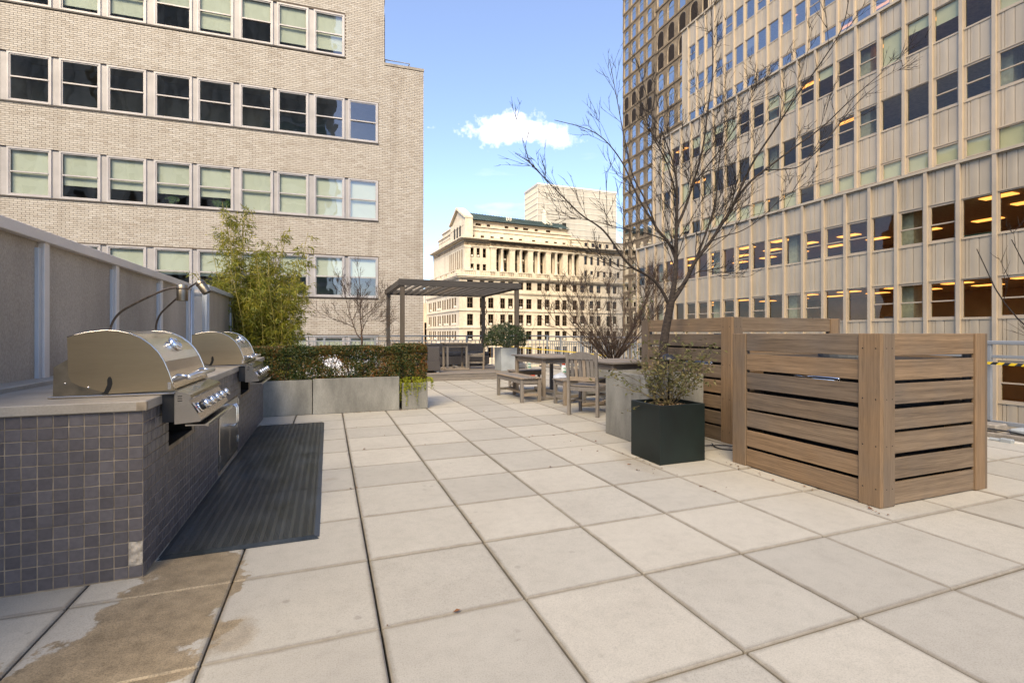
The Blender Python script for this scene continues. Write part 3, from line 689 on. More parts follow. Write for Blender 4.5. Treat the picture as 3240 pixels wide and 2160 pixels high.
def cell_mesh():
    q = MB(); ow, oh = 1.50, 2.75
    inner = arch_pts(ow, oh); mid = arch_pts(ow+.28, oh+.28)
    outer = []
    for x, z in mid:
        k = max(abs(x)/(CW/2), abs(z)/(CH/2)); outer.append((x/k, z/k))
    outer[0] = (-CW/2, -CH/2); outer[-1] = (CW/2, -CH/2); outer.insert(0, None); outer.pop(0)
    def dep(z): return -0.30*max(0.0, (0.5 - (z/CH+0.5)))**1.0 - 0.0
    ring = [(outer, lambda z: 0.12*(z/CH) ), (mid, lambda z: 0.12*(z/CH)-0.02)]
    n_ = len(inner)
    def P(pt, d): return (d, -pt[0], pt[1])
    for k in range(n_):
        j = (k+1) % n_
        q.quad(P(outer[k], ring[0][1](outer[k][1])), P(outer[j], ring[0][1](outer[j][1])), P(mid[j], ring[1][1](mid[j][1])), P(mid[k], ring[1][1](mid[k][1])))
    # corners of the cell between outline points
    for sx in (-1, 1):
        for k in range(n_-1):
            a, b_ = outer[k], outer[k+1]
            if abs(abs(a[0])-CW/2) < 1e-6 and abs(b_[1]-CH/2) < 1e-6 or abs(abs(b_[0])-CW/2) < 1e-6 and abs(a[1]-CH/2) < 1e-6:
                cx = CW/2*(1 if a[0]+b_[0] > 0 else -1)
                q.poly([P(a, ring[0][1](a[1])), P((cx, CH/2), .06), P(b_, ring[0][1](b_[1]))])
        break
    # the ledge where the flared foot of this storey overhangs the next
    q.quad((-.06, CW/2, -CH/2), (-.06, -CW/2, -CH/2), (.06, -CW/2, -CH/2), (.06, CW/2, -CH/2))
    s2 = MB()
    for k in range(n_):
        j = (k+1) % n_
        s2.quad(P(mid[k], .12*mid[k][1]/CH-.02), P(mid[j], .12*mid[j][1]/CH-.02), P(inner[j], .05), P(inner[k], .05))
        s2.quad(P(inner[k], .05), P(inner[j], .05), P(inner[j], .20), P(inner[k], .20))
    pn = MB(); pn.poly([P(p, .15) for p in inner])
    fr = MB(); fr.box(.09, .16, -ow/2, ow/2, -.03+oh*.15, .03+oh*.15)
    lv = MB()
    for k in range(14):
        z = -oh/2 + .12 + k*(oh-.2)/14
        hw = ow/2 if z < oh/2-ow/2 else math.sqrt(max(0.01, (ow/2)**2-(z-(oh/2-ow/2))**2))
        lv.box(.06, .16, -hw, hw, z, z+.06)
    return q.mesh('wall_panel', M['tower']), s2.mesh('arch_surround', M['arch'], True), pn.mesh('window', M['sky_glass'], fix=False), fr.mesh('frame', M['lwhite']), lv.mesh('louver', M['louver'])
cm = cell_mesh()
def tower_face(X, ys, zc, rows, louv):
    for k in range(*rows):
        z = zc + CH*k
        for y in ys:
            p = obj('wall_panel', cm[0], tw, (X, y, z)); obj('arch_surround', cm[1], p)
            o = obj('window', cm[2], p)
            if k in louv: obj('louver', cm[4], p)
            else: obj('frame', cm[3], p)
tower_face(62.0, [92.1-CW*k for k in range(8)], 48.5, (-14, 9), (0, 1))
tower_face(53.7, [69.5-CW*k for k in range(7)], 48.1, (-12, 5), (0, 1))
q = MB(); q.box(62.42, 84, 72.0, 93.4, STREET, 81); q.box(54.12, 62.3, 50, 70.85, STREET, 68); q.box(61.9, 84, 50, 72.0, 68, 81); q.box(62.1, 62.5, 93.1, 93.47, -4, 81); q.box(53.75, 54.2, 70.5, 70.88, STREET, 68); q.box(61.9, 62.4, 70.9, 93.4, STREET, -4.6); q.box(53.5, 54.1, 50, 70.8, STREET, 2.0)
q.build('core', M['tower'], tw)

# ------------------------------------------------------------------ neoclassical building in the sun, about 120 m off
M['stone'] = basic('warm limestone', (0.63,0.56,0.455), 0.85, var=0.10, scale=0.35, fine=0.16, fscale=3.0, stretch=(1,1,0.5))
M['frieze'] = basic('weathered frieze', (0.36,0.28,0.19), 0.9, var=0.35, scale=1.2, fine=0.3, fscale=6)
M['farpane'] = glass_mat('far window glass', (0.22,0.20,0.17), 0.05, 0.6, 0.02, 0.35)
M['farframe'] = basic('brown window frame', (0.16,0.11,0.07), 0.6)
M['ac'] = basic('air conditioner casing', (0.70,0.66,0.58), 0.6)
M['groof'] = basic('green copper roof', (0.045,0.07,0.068), 0.6, var=0.2, scale=0.5)
mu = thing('municipal_building', 'sunlit limestone civic building with a colonnade, balustrade and green roof', 'building', (30.285, 116.843, 0), R(3.6))
mrng = random.Random(8)
lc = [(2.04,3.63),(5.41,6.7),(7.69,9.18),(11.0,12.37),(13.21,14.59),(16.2,17.6),(18.42,20.0),(21.63,23.08),(23.9,25.38),(27.1,28.6),(29.3,30.75),(32.6,34.0),(35.0,36.5),(38.0,39.4),(40.4,41.8),(43.7,45.1),(45.9,47.2),(49.2,50.6)]
rowsL = [(12.45,14.45),(7.5,10.15),(3.15,6.0),(-0.75,1.75),(-5.0,-2.4)]
wcache = {}
def m_window(kind, w_, h_, parent, loc, rz=0.0):
    key = (kind, round(w_,1), round(h_,1))
    if key not in wcache:
        w2, h2 = w_, h_
        f_ = MB(); t = .09
        for a, b_, c_, d_ in ((0,w2,0,t),(0,w2,h2-t,h2),(0,t,t,h2-t),(w2-t,w2,t,h2-t),(t,w2-t,h2*.5-.05,h2*.5+.05)): f_.box(a,b_,0,.12,c_,d_)
        if w2 > 1.2: f_.box(w2*.5-.04, w2*.5+.04, .02, .12, t, h2-t)
        p_ = MB(); p_.quad((t,.08,t),(w2-t,.08,t),(w2-t,.08,h2-t),(t,.08,h2-t)); p_.quad((t,.5,t),(w2-t,.5,t),(w2-t,.5,h2-t),(t,.5,h2-t))
        bx = MB(); bx.bbox(w2*.28, w2*.72, -.35, .1, .12, .62, .03)
        wcache[key] = (f_.mesh('window', M['farframe']), p_.mesh('pane', M['farpane'], fix=False), bx.mesh('air_conditioner', M['ac']))
        wcache[key][1].materials.append(M['dark']); wcache[key][1].polygons[1].material_index = 1
    f_, p_, bx = wcache[key]
    o = obj('window', f_, parent, loc, (0,0,rz)); obj('pane', p_, o)
    if kind == 'ac': obj('air_conditioner', bx, o)
    return o
body = MB(); hl = [(a, b_, c_, d_) for a, b_ in lc for c_, d_ in rowsL]
holed(body, 0, 60, STREET, 15.3, hl, .3)
# left flank
lf = [(a, a+1.35) for a in (2.6,4.7,7.2,9.2,11.7,13.7,16.4,18.4,21.4,23.3,26.2,28.1)]
fl2 = MB(); holed(fl2, -32, 0, STREET, 15.3, [(-b_, -a, c_, d_) for a, b_ in lf for c_, d_ in rowsL], .2)
fl2.xf(Matrix.Rotation(R(-90), 4, 'Z'))
body.v += []; off = len(body.v); body.v += fl2.v; body.f += [tuple(i+off for i in f_) for f_ in fl2.f]
body.quad((0,0,15.3),(60,0,15.3),(60,32,15.3),(0,32,15.3)); body.quad((60,0,STREET),(60,32,STREET),(60,32,15.3),(60,0,15.3)); body.quad((0,32,STREET),(60,32,STREET),(60,32,15.3),(0,32,15.3))
body.build('wall', M['stone'], mu, fix=False)
for c_, d_ in rowsL:
    for a, b_ in lc: m_window('ac' if mrng.random() < .42 and c_ < 12 else 'plain', b_-a, d_-c_, mu, (a, .2, c_))
    for a, b_ in lf: m_window('ac' if mrng.random() < .35 and c_ < 12 else 'plain', b_-a, d_-c_, mu, (.05, b_, c_), R(-90))
q = MB()
for z in (11.2, 6.75, 2.45, -1.65): q.box(-.22, 60, -.22, 32, z, z+.28)
q.box(-.35, 60, -.35, 32, 11.45, 11.75)
q.build('string_course', M['stone'], mu)
q = MB(); q.box(-.9, 60, -.9, 32, 15.3, 15.55); q.box(-.7, 60, -.7, 32, 15.0, 15.3); q.box(-.4, 60, -.4, 32, 14.75, 15.0); q.build('cornice', M['stone'], mu)
bl = MB(); bl.lathe([(.13,0),(.16,.1),(.10,.28),(.17,.5),(.09,.8),(.14,.95)], 6); blm = bl.mesh('baluster', M['stone'], True)
q = MB(); q.box(-.7, 56, -.7, -.35, 15.55, 15.72); q.box(-.7, 56, -.7, -.3, 16.68, 16.9); q.box(-.7, -.35, -.7, 30, 15.55, 15.72); q.box(-.7, -.3, -.7, 30, 16.68, 16.9)
u = -.5
while u < 56: q.box(u-.55, u+.55, -.72, -.28, 15.72, 16.68); u += 5.2
for v in range(0, 30, 5): q.box(-.72, -.28, v-.5+.3, v+.5+.3, 15.72, 16.68)
q.build('balustrade_rail', M['stone'], mu)
u = -.5
k = 0
while u < 51:
    for j in range(8): obj('baluster', blm, mu, (u+.85+j*.5, -.5, 15.72))
    u += 5.2
# upper storeys
pav = [(3.25,4.15),(4.9,5.8),(6.55,7.5)]; rpv = [(36.93,37.9),(38.9,39.9),(41.1,42.1),(43.2,44.2),(45.3,46.3),(48.0,49.0),(50.4,51.4)]
rowsU = [(16.95,18.7),(20.35,22.7)]
up = MB()
holed(up, 1.6, 8.5, 15.5, 23.2, [(a,b_,c_,d_) for a,b_ in pav for c_,d_ in rowsU], .4, .9)
holed(up, 36.5, 58, 15.5, 23.2, [(a,b_,c_,d_) for a,b_ in rpv for c_,d_ in rowsU], .4, .9)
strips = [(10.11,11.28),(12.37,13.66),(15.45,16.6),(17.71,18.95),(20.73,21.81),(23.08,24.28),(26.12,27.13),(28.36,29.49),(31.4,32.55),(33.67,34.84)]
holed(up, 8.5, 36.5, 15.5, 23.2, [(a-.1,b_+.1,16.9,23.0) for a,b_ in strips], .5, 1.9)
up.quad((8.5,.9,15.5),(8.5,1.9,15.5),(8.5,1.9,23.2),(8.5,.9,23.2)); up.quad((36.5,.9,15.5),(36.5,1.9,15.5),(36.5,1.9,23.2),(36.5,.9,23.2))
ul = MB(); st2 = [2.4,4.1,5.8,7.5,9.2,10.9,12.6]
holed(ul, -30, -.9, 15.5, 23.2, [(-(a+.85), -a, 17.2, 22.4) for a in st2], .2)
ul.xf(Matrix.Translation((1.6,0,0)) @ Matrix.Rotation(R(-90), 4, 'Z')); off = len(up.v); up.v += ul.v; up.f += [tuple(i+off for i in f_) for f_ in ul.f]
up.quad((58,.9,15.5),(58,30,15.5),(58,30,25),(58,.9,25)); up.quad((1.6,30,15.5),(58,30,15.5),(58,30,25),(1.6,30,25))
up.build('upper_wall', M['stone'], mu, fix=False)
for c_, d_ in rowsU:
    for a, b_ in pav + rpv: m_window('ac' if mrng.random() < .3 else 'plain', b_-a, d_-c_, mu, (a, 1.15, c_))
for a, b_ in strips:
    m_window('plain', b_-a+.2, 2.9, mu, (a-.1, 2.2, 16.9)); m_window('ac' if mrng.random() < .5 else 'plain', b_-a+.2, 2.9, mu, (a-.1, 2.2, 20.1))
    q = MB(); q.box(a-.1, b_+.1, 2.15, 2.4, 19.8, 20.1); q.build('spandrel', M['farframe'], mu)
for a in st2: m_window('plain', .85, 5.2, mu, (1.66, a+.85, 17.2), R(-90))
cl = MB(); cl.lathe([(.62,0),(.62,.25),(.50,.35),(.46,.5),(.40,5.4),(.50,5.55),(.60,5.75),(.60,5.95)], 10); clm = cl.mesh('column', M['stone'], True)
pr = MB(); pr.box(-.85,.85,-.5,.9,0,.35); pr.box(-.72,.72,-.4,.9,.35,5.6); pr.box(-.85,.85,-.5,.9,5.6,5.95); prm = pr.mesh('pier', M['stone'])
for a, b_ in zip(strips[::2], strips[1::2]): obj('column', clm, mu, ((a[1]+b_[0])/2, .75, 17.0))
for x in (9.3, 14.55, 19.85, 25.2, 30.45, 35.6): obj('pier', prm, mu, (x, .7, 17.0))
for x in (1.7,): obj('pier', prm, mu, (x+.7, .9, 17.0))
q = MB(); q.box(1.5, 58, .75, 30, 23.0, 23.3); q.box(8.2, 36.9, .05, 2, 22.95, 23.35); q.box(1.5, 58, .8, 30, 24.2, 24.6); q.build('architrave', M['stone'], mu)
q = MB(); q.box(1.55, 58, .85, 30, 23.3, 24.2); q.box(8.3, 36.8, .15, 1, 23.35, 24.2); q.build('frieze', M['frieze'], mu)
q = MB(); u = 2.2
while u < 56:
    yy = .15 if 8.4 < u < 36.6 else .85
    q.lathe([(.0,0),(.33,0),(.38,.06),(.3,.12),(.22,.05),(0,.05)], 8); n0 = len(q.v)-48
    q.xf(Matrix.Translation((u, yy, 23.76)) @ Matrix.Rotation(R(90), 4, 'X'), n0); u += 1.15
q.build('medallions', M['frieze'], mu)['kind'] = 'stuff'
q = MB(); q.box(.6, 58, -.2, 30, 24.6, 24.8); q.box(.3, 58, -.5, 30, 24.8, 25.1); q.box(7.8, 37.2, -1.0, 1, 24.62, 25.13); q.build('cornice', M['stone'], mu)
at = [(3.6,4.6),(6.3,7.3),(9.0,10.0),(11.7,12.7),(14.4,15.4),(17.1,18.1),(21.0,22.0),(25.0,26.0),(27.7,28.7),(30.4,31.4)]
q = MB(); holed(q, 2.0, 33.0, 25.1, 28.3, [(a,b_,25.5,26.15) for a,b_ in at], .4, 1.8); q.box(2.0, 33.0, 2.3, 26, 25.1, 28.3, 'f')
at_r = [(37.3,38.4),(39.6,40.7),(42.0,43.1),(44.4,45.5),(47,48.1)]
holed(q, 33.0, 57, 25.1, 27.2, [(a,b_,25.4,26.6) for a,b_ in at_r], .4, 1.4); q.box(33, 57, 1.9, 26, 25.1, 27.2, 'f')
a2 = [(5.4,7.0),(8.5,9.5),(13.6,14.7),(16.5,17.6),(19,20.6),(22.5,23.5),(26,27.4)]
holed(q, 2.6, 33, 28.3, 30.0, [(a,b_,28.62,29.5) for a,b_ in a2], .4, 3.2); q.box(2.6, 33, 3.7, 24, 28.3, 30.0, 'f')
q.build('attic', M['stone'], mu, fix=False)
for a, b_ in at: m_window('plain', b_-a, .65, mu, (a, 2.0, 25.5))
for a, b_ in at_r: m_window('plain', b_-a, 1.2, mu, (a, 1.6, 25.4))
for a, b_ in a2: m_window('plain', b_-a, .88, mu, (a, 3.4, 28.62))
q = MB(); q.box(1.7, 33.2, 1.5, 26, 28.2, 28.45); q.box(1.9, 33.1, 1.6, 26, 27.2, 27.4); q.box(2.3, 33.2, 2.9, 24, 29.95, 30.2); q.box(32.8, 57.2, 1.1, 26, 27.15, 27.45); q.build('attic_moulding', M['stone'], mu)
q = MB(); q.prism([(.8,30.0),(12.6,30.0),(6.7,33.3)], 2.0, 3.6, 'x'); q.prism([(.3,30.0),(.3,30.45),(6.7,33.9),(13.1,30.45),(13.1,30.0),(6.7,33.3)], 1.3, 3.7, 'x'); q.box(1.7, 3.7, .4, 13, 25.1, 30.0); q.build('pediment', M['stone'], mu)
q = MB()
for y in (4.4, 6.7, 9.0):
    q.prism([(y-.6,26.0),(y+.6,26.0),(y+.6,28.2),(y+.42,28.6),(y,28.8),(y-.42,28.6),(y-.6,28.2)], 1.62, 1.69, 'x')
q.build('arched_window', M['dark'], mu)
q = MB(); q.quad((3.5,2.2,30.2),(33,2.2,30.2),(33,6.7,32.4),(3.5,6.7,32.9)); q.quad((3.5,6.7,32.9),(33,6.7,32.4),(33,11.2,30.2),(3.5,11.2,30.2))
u = 3.8
while u < 32.8: q.bar((u,2.2,30.26),(u,6.7,32.95-(u-3.5)*.017),.10,.16); u += .8
q.build('roof', M['groof'], mu)
q = MB(); 
for u in (14.5,15.1,15.7): q.box(u,u+.25,4,4.25,31,32.1)
q.box(26.2,27,5,5.8,30,35.5); q.bar((27,5,32),(31,4,30),.2,.2); q.bar((26.5,5,33.5),(30,4,30),.15,.15); q.build('roof_gear', M['ac'], mu)

# ------------------------------------------------------------------ screened white block behind it, and two far buildings at the left
M['screen'] = basic('white louvre screen', (0.50,0.485,0.45), 0.6, var=0.05, scale=0.1)
M['screen2'] = basic('grey louvre screen', (0.26,0.255,0.24), 0.6, var=0.08, scale=0.1)
wb = thing('screened_tower', 'pale louvre-screened tower top behind the civic building', 'building', (80.6, 183.3, 0))
q = MB(); q.box(.3, 37.6, .3, 14.2, STREET, 62.3); q.build('core', M['screen2'], wb)
fin = MB(); fin.box(-.09, .09, 0, .3, 0, 42); finm = fin.mesh('screen_fin', M['screen'])
for k in range(66): obj('screen_fin', finm, wb, (.2+k*.575, 0, 21))
fn2 = MB(); fn2.box(0, .3, -.09, .09, 0, 42); fm2 = fn2.mesh('screen_fin', M['screen'])
for k in range(22): obj('screen_fin', fm2, wb, (0, .3+k*.65, 21))
q = MB()
for z in [21+2.4*k for k in range(18)]: q.box(-.02, 37.9, -.04, .06, z, z+.18); q.box(-.04, .06, 0, 14.4, z, z+.18)
q.box(-.1, 38, -.1, 14.5, 62.3, 63.0)
q.build('screen_rail', M['screen'], wb)
q = MB(); q.box(11.2, 13.1, -.12, .1, 40, 47.5); q.build('opening', M['void'], wb)
M['farstone'] = basic('far pale facade', (0.55,0.44,0.34), 0.9, var=0.08, scale=0.2)
fb = thing('court_building', 'small pale building with upright window slots, beyond the pergola at left', 'building', (12, 152, 0))
q = MB(); sl2 = [(a, a+.8, -8, 4.5) for a in (8.3,9.9,11.5,13.1,14.7,16.2)]; holed(q, 0, 17.5, STREET, 10.6, sl2, .5); q.box(0, 17.5, .6, 20, STREET, 10.6, 'f'); q.build('wall', M['farstone'], fb, fix=False)
for a, b_, c_, d_ in sl2: m_window('plain', b_-a, d_-c_, fb, (a, .3, c_))
q = MB(); q.box(17.5, 20.4, 1, 20, STREET, 9.2); q.build('side_wing', basic('far grey facade', (0.34,0.31,0.30), 0.8, var=0.3, scale=0.6), fb)
for dx, segs in ((14.1, (((-.42,8.5),(.42,8.5)),((0,7.3),(0,8.5)))), (15.3, (((-.4,8.5),(0,7.95)),((.4,8.5),(0,7.95)),((0,7.3),(0,7.95))))):
    q = MB()
    for (a, za), (b_, zb) in segs: q.bar((dx+a,-.06,za),(dx+b_,-.06,zb),.1,.22,(0,1,0) if za == zb else (1,0,0))
    q.build('letter', M['farframe'], fb)
ft = thing('striped_tower', 'white striped high-rise far beyond the pergola at left', 'building', (24, 250, 0))
q = MB(); q.box(0, 34, 0, 20, STREET, 22); q.build('wall', M['screen'], ft)
q = MB(); 
for k in range(20): q.box(.4+k*1.7, 1.1+k*1.7, -.05, .1, STREET, 21)
q.build('window_band', M['screen2'], ft)

# ------------------------------------------------------------------ buildings behind the camera (some reflected in the windows, the towers added to shade the terrace)
M['gstone'] = basic('grey stone', (0.46,0.43,0.37), 0.9, var=0.15, scale=0.3)
nb = thing('grey_stone_block', 'grey stone office building behind the camera, seen only as a reflection', 'building', (-74, -62, 0))
q = MB(); q.box(0, 51, -16, 0, STREET, 33); q.build('wall', M['gstone'], nb)
q = MB()
for k in range(14): q.box(.8+k*3.8, 2.2+k*3.8, 0, .5, STREET, 33)
q.build('pier', M['stone'], nb)
wv = MB(); wv.box(0, 1.3, .0, .05, 0, 2.0); wvm = wv.mesh('window', M['void'])
for k in range(13):
    for j in range(10): obj('window', wvm, nb, (2.75+k*3.8, 0, 1+j*3.3))
gb = thing('green_glass_block', 'green glass office building behind the camera, seen only as a reflection', 'building', (-20, -70, 0))
q = MB(); q.box(0, 12, -14, 0, STREET, 46); q.build('wall', basic('green glazing', (0.10,0.16,0.14), 0.15, 0.3), gb)
q = MB()
for j in range(24): q.box(-.05, 12.05, 0, .12, -20+j*2.8, -19+j*2.8)
q.build('floor_band', M['pblue'], gb)
for nm, lab, x0, x1, h in (('shade_tower', 'broad unseen block added far behind the camera to shade the terrace, left of three', -250, -172, 176), ('shade_tower', 'stone skyscraper far behind the camera, middle of three', -170, -112, 190), ('shade_tower', 'tall unseen tower added far behind the camera to shade the terrace, right of three', -110, -18, 192)):  # unseen towers added to hide part of the sun from the foreground
    t1 = thing(nm, lab, 'building', (x0, -222, 0))
    q = MB(); q.box(0, x1-x0, 0, 22, STREET, h); q.build('wall', M['gstone'], t1)
    q = MB()
    for k in range(int((x1-x0)/5)): q.box(k*5+.6, k*5+2.2, 22, 22.6, STREET, h)
    q.build('pier', M['pconc'], t1)

# ------------------------------------------------------------------ tiled grill counter
CX, CY0, CY1, CB = -0.817, 2.763, 7.30, -1.72
def tile_mat(name, c1, c2):
    m, nt, N, L, b = nodes(name); g = NB(nt); W = g.world()
    c = g.ramp(g.math('FRACT', g.math('ADD', g.island(), g.math('MULTIPLY', g.rnd(), 5.77))), ((0, c1), (0.55, tuple((a+b_)/2 for a, b_ in zip(c1, c2))), (1, c2)))
    c = g.mix(1.0, c, g.ramp(g.noise(W, 45, 3), ((0.3, 0.85), (0.6, 1.05))), 'MULTIPLY')
    c = g.mix(g.ramp(g.noise(W, 9, 5, 0.7), ((0.60, 0.0), (0.75, 0.25))), c, (0.16,0.135,0.12))
    L.new(c, b.inputs['Base Color']); L.new(g.ramp(g.noise(W, 20, 3), ((0.3, 0.30), (0.7, 0.5))), b.inputs['Roughness'])
    L.new(g.bump(g.noise(W, 30, 3), 0.08, 0.004), b.inputs['Normal']); return m
M['tile'] = tile_mat('glazed plum grey mosaic', (0.088,0.080,0.085), (0.130,0.119,0.125))
M['grout'] = basic('sandy grout', (0.31,0.255,0.19), 0.95, var=0.25, scale=12.0)
M['ctop'] = basic('cast stone worktop', (0.42,0.385,0.33), 0.55, var=0.14, scale=5.0, fine=0.12, fscale=110, col2=(0.30,0.265,0.22))
M['plaster'] = basic('broken plaster', (0.50,0.44,0.36), 0.95, var=0.25, scale=30, bump=1.0, bscale=90)
gc = thing('grill_counter', 'long barbecue counter faced in plum grey mosaic tiles with a stone worktop', 'counter')
SLOTS = [(3.15, 3.66, 0.53, 0.785), (5.50, 6.05, 0.53, 0.785)]; DOOR = (4.44, 5.28, 0.045, 0.555)
core = MB(); core.box(CB, CX, CY0, CY1, 0, 0.785, 'r'); tmp = MB()
holed(tmp, CY0, CY1, 0, 0.785, [(a, b_, c, d) for a, b_, c, d in SLOTS] + [DOOR], 0.28)
tmp.xf(Matrix.Translation((CX,0,0)) @ Matrix(((0,-1,0,0),(1,0,0,0),(0,0,1,0),(0,0,0,1))))
off = len(core.v); core.v += tmp.v; core.f += [tuple(i+off for i in f_) for f_ in tmp.f]
core.build('core', M['grout'], gc, fix=False)
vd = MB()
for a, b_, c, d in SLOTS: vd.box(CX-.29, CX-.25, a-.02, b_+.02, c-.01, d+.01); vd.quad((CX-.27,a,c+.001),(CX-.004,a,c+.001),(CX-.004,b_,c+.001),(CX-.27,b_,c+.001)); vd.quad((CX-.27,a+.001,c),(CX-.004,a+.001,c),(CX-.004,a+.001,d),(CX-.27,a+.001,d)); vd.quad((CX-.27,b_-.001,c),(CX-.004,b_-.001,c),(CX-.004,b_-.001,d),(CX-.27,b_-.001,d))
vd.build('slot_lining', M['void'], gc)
TP = 0.0556
tt = MB(); tt.bbox(0.0024, TP-0.0024, -0.003, 0.001, 0.0024, TP-0.0024, 0.0012); tile_f = tt.mesh('tile', M['tile'])
ts_ = MB(); ts_.bbox(-0.001, 0.003, 0.0024, TP-0.0024, 0.0024, TP-0.0024, 0.0012); tile_s = ts_.mesh('tile', M['tile'])
tl = []
for r_ in range(14):
    z = 0.006 + r_*TP
    for k in range(17):
        x = CX - TP*(k+1)
        if k == 0 and r_ in (1, 2): continue      # the broken corner
        tl.append(((x+TP/2)**2 + CY0**2 + (z-1.15)**2, 'f', x, CY0, z))
    k = 0
    while CY0 + TP*(k+1) <= CY1+.001:
        y = CY0 + TP*k; ok = True
        for a, b_, c, d in SLOTS + [DOOR]:
            if y+TP > a+.004 and y < b_-.004 and z+TP > c+.004 and z < d-.004: ok = False
        if ok: tl.append((CX**2 + (y+TP/2)**2 + (z-1.15)**2 + (0 if y < 3.6 else 50), 's', CX, y, z))
        k += 1
vis = [t for t in tl if not (t[1] == 'f' and t[2] < -1.42)]
vis.sort(); first = set(id(t) for t in vis[:296])
rest = MB()
for t in tl:
    _, kd, x, y, z = t
    if id(t) in first: obj('tile', tile_f if kd == 'f' else tile_s, gc, (x, y, z))
    elif kd == 'f': rest.bbox(x+.0024, x+TP-.0024, y-.003, y+.001, z+.0024, z+TP-.0024, .0012)
    else: rest.bbox(x-.001, x+.003, y+.0024, y+TP-.0024, z+.0024, z+TP-.0024, .0012)
stuff(rest.build('tilework', M['tile'], gc))
pb = MB(); rr = random.Random(2)
for i in range(6):
    for j in range(11):
        def hh(a, b_): return 0.0035*math.sin(a*2.3+b_*1.7)*math.cos(a*1.1-b_*2.9)
        def pp(a, b_): return (CX-TP+.002+a*(TP-.002)/6, CY0-.0035+hh(a,b_), .063+b_*TP*2/11)
        pb.quad(pp(i,j), pp(i+1,j), pp(i+1,j+1), pp(i,j+1))
pb.build('bare_patch', M['plaster'], gc, True)['label'] = 'pale broken patch where two tiles are missing'
wt = MB(); wt.bbox(CB, CX+.018, CY0-.018, CY1+.01, .786, .833, .004); wt.build('worktop', M['ctop'], gc)
jt = MB(); jt.box(CX-.02, CX+.0195, CY0-.0195, CY0+.004, .790, .829); jt.build('worktop_joint', M['grout'], gc)
rl_ = MB(); rl_.bbox(CB-.10, CB+.12, CY0-.5, CY1, .80, .862, .006); rl_.build('back_ledge', M['ctop'], gc)
# cabinet doors in the counter
for k, (a, b_) in enumerate(((DOOR[0], (DOOR[0]+DOOR[1])/2), ((DOOR[0]+DOOR[1])/2, DOOR[1]))):
    d_ = MB(); d_.bbox(CX-.004, CX+.012, a+.002, b_-.002, DOOR[2], DOOR[3], .003); do = d_.build('cabinet_door', M['steel'], gc)
    yy = (b_-.035) if k == 0 else (a+.035)
    h_ = MB(); pts = [(CX+.012,yy,.52),(CX+.055,yy,.525),(CX+.07,yy,.50),(CX+.07,yy,.37),(CX+.055,yy,.345),(CX+.012,yy,.35)]
    h_.tube(pts, .0075, 8); h_.build('handle', M['chrome'], do, True)
    for z in (.12, .47):
        hg = MB(); ye = a+.006 if k == 0 else b_-.006; hg.bbox(CX+.012, CX+.02, ye-.012, ye+.012, z, z+.06, .002); hg.build('hinge', M['chrome'], do)

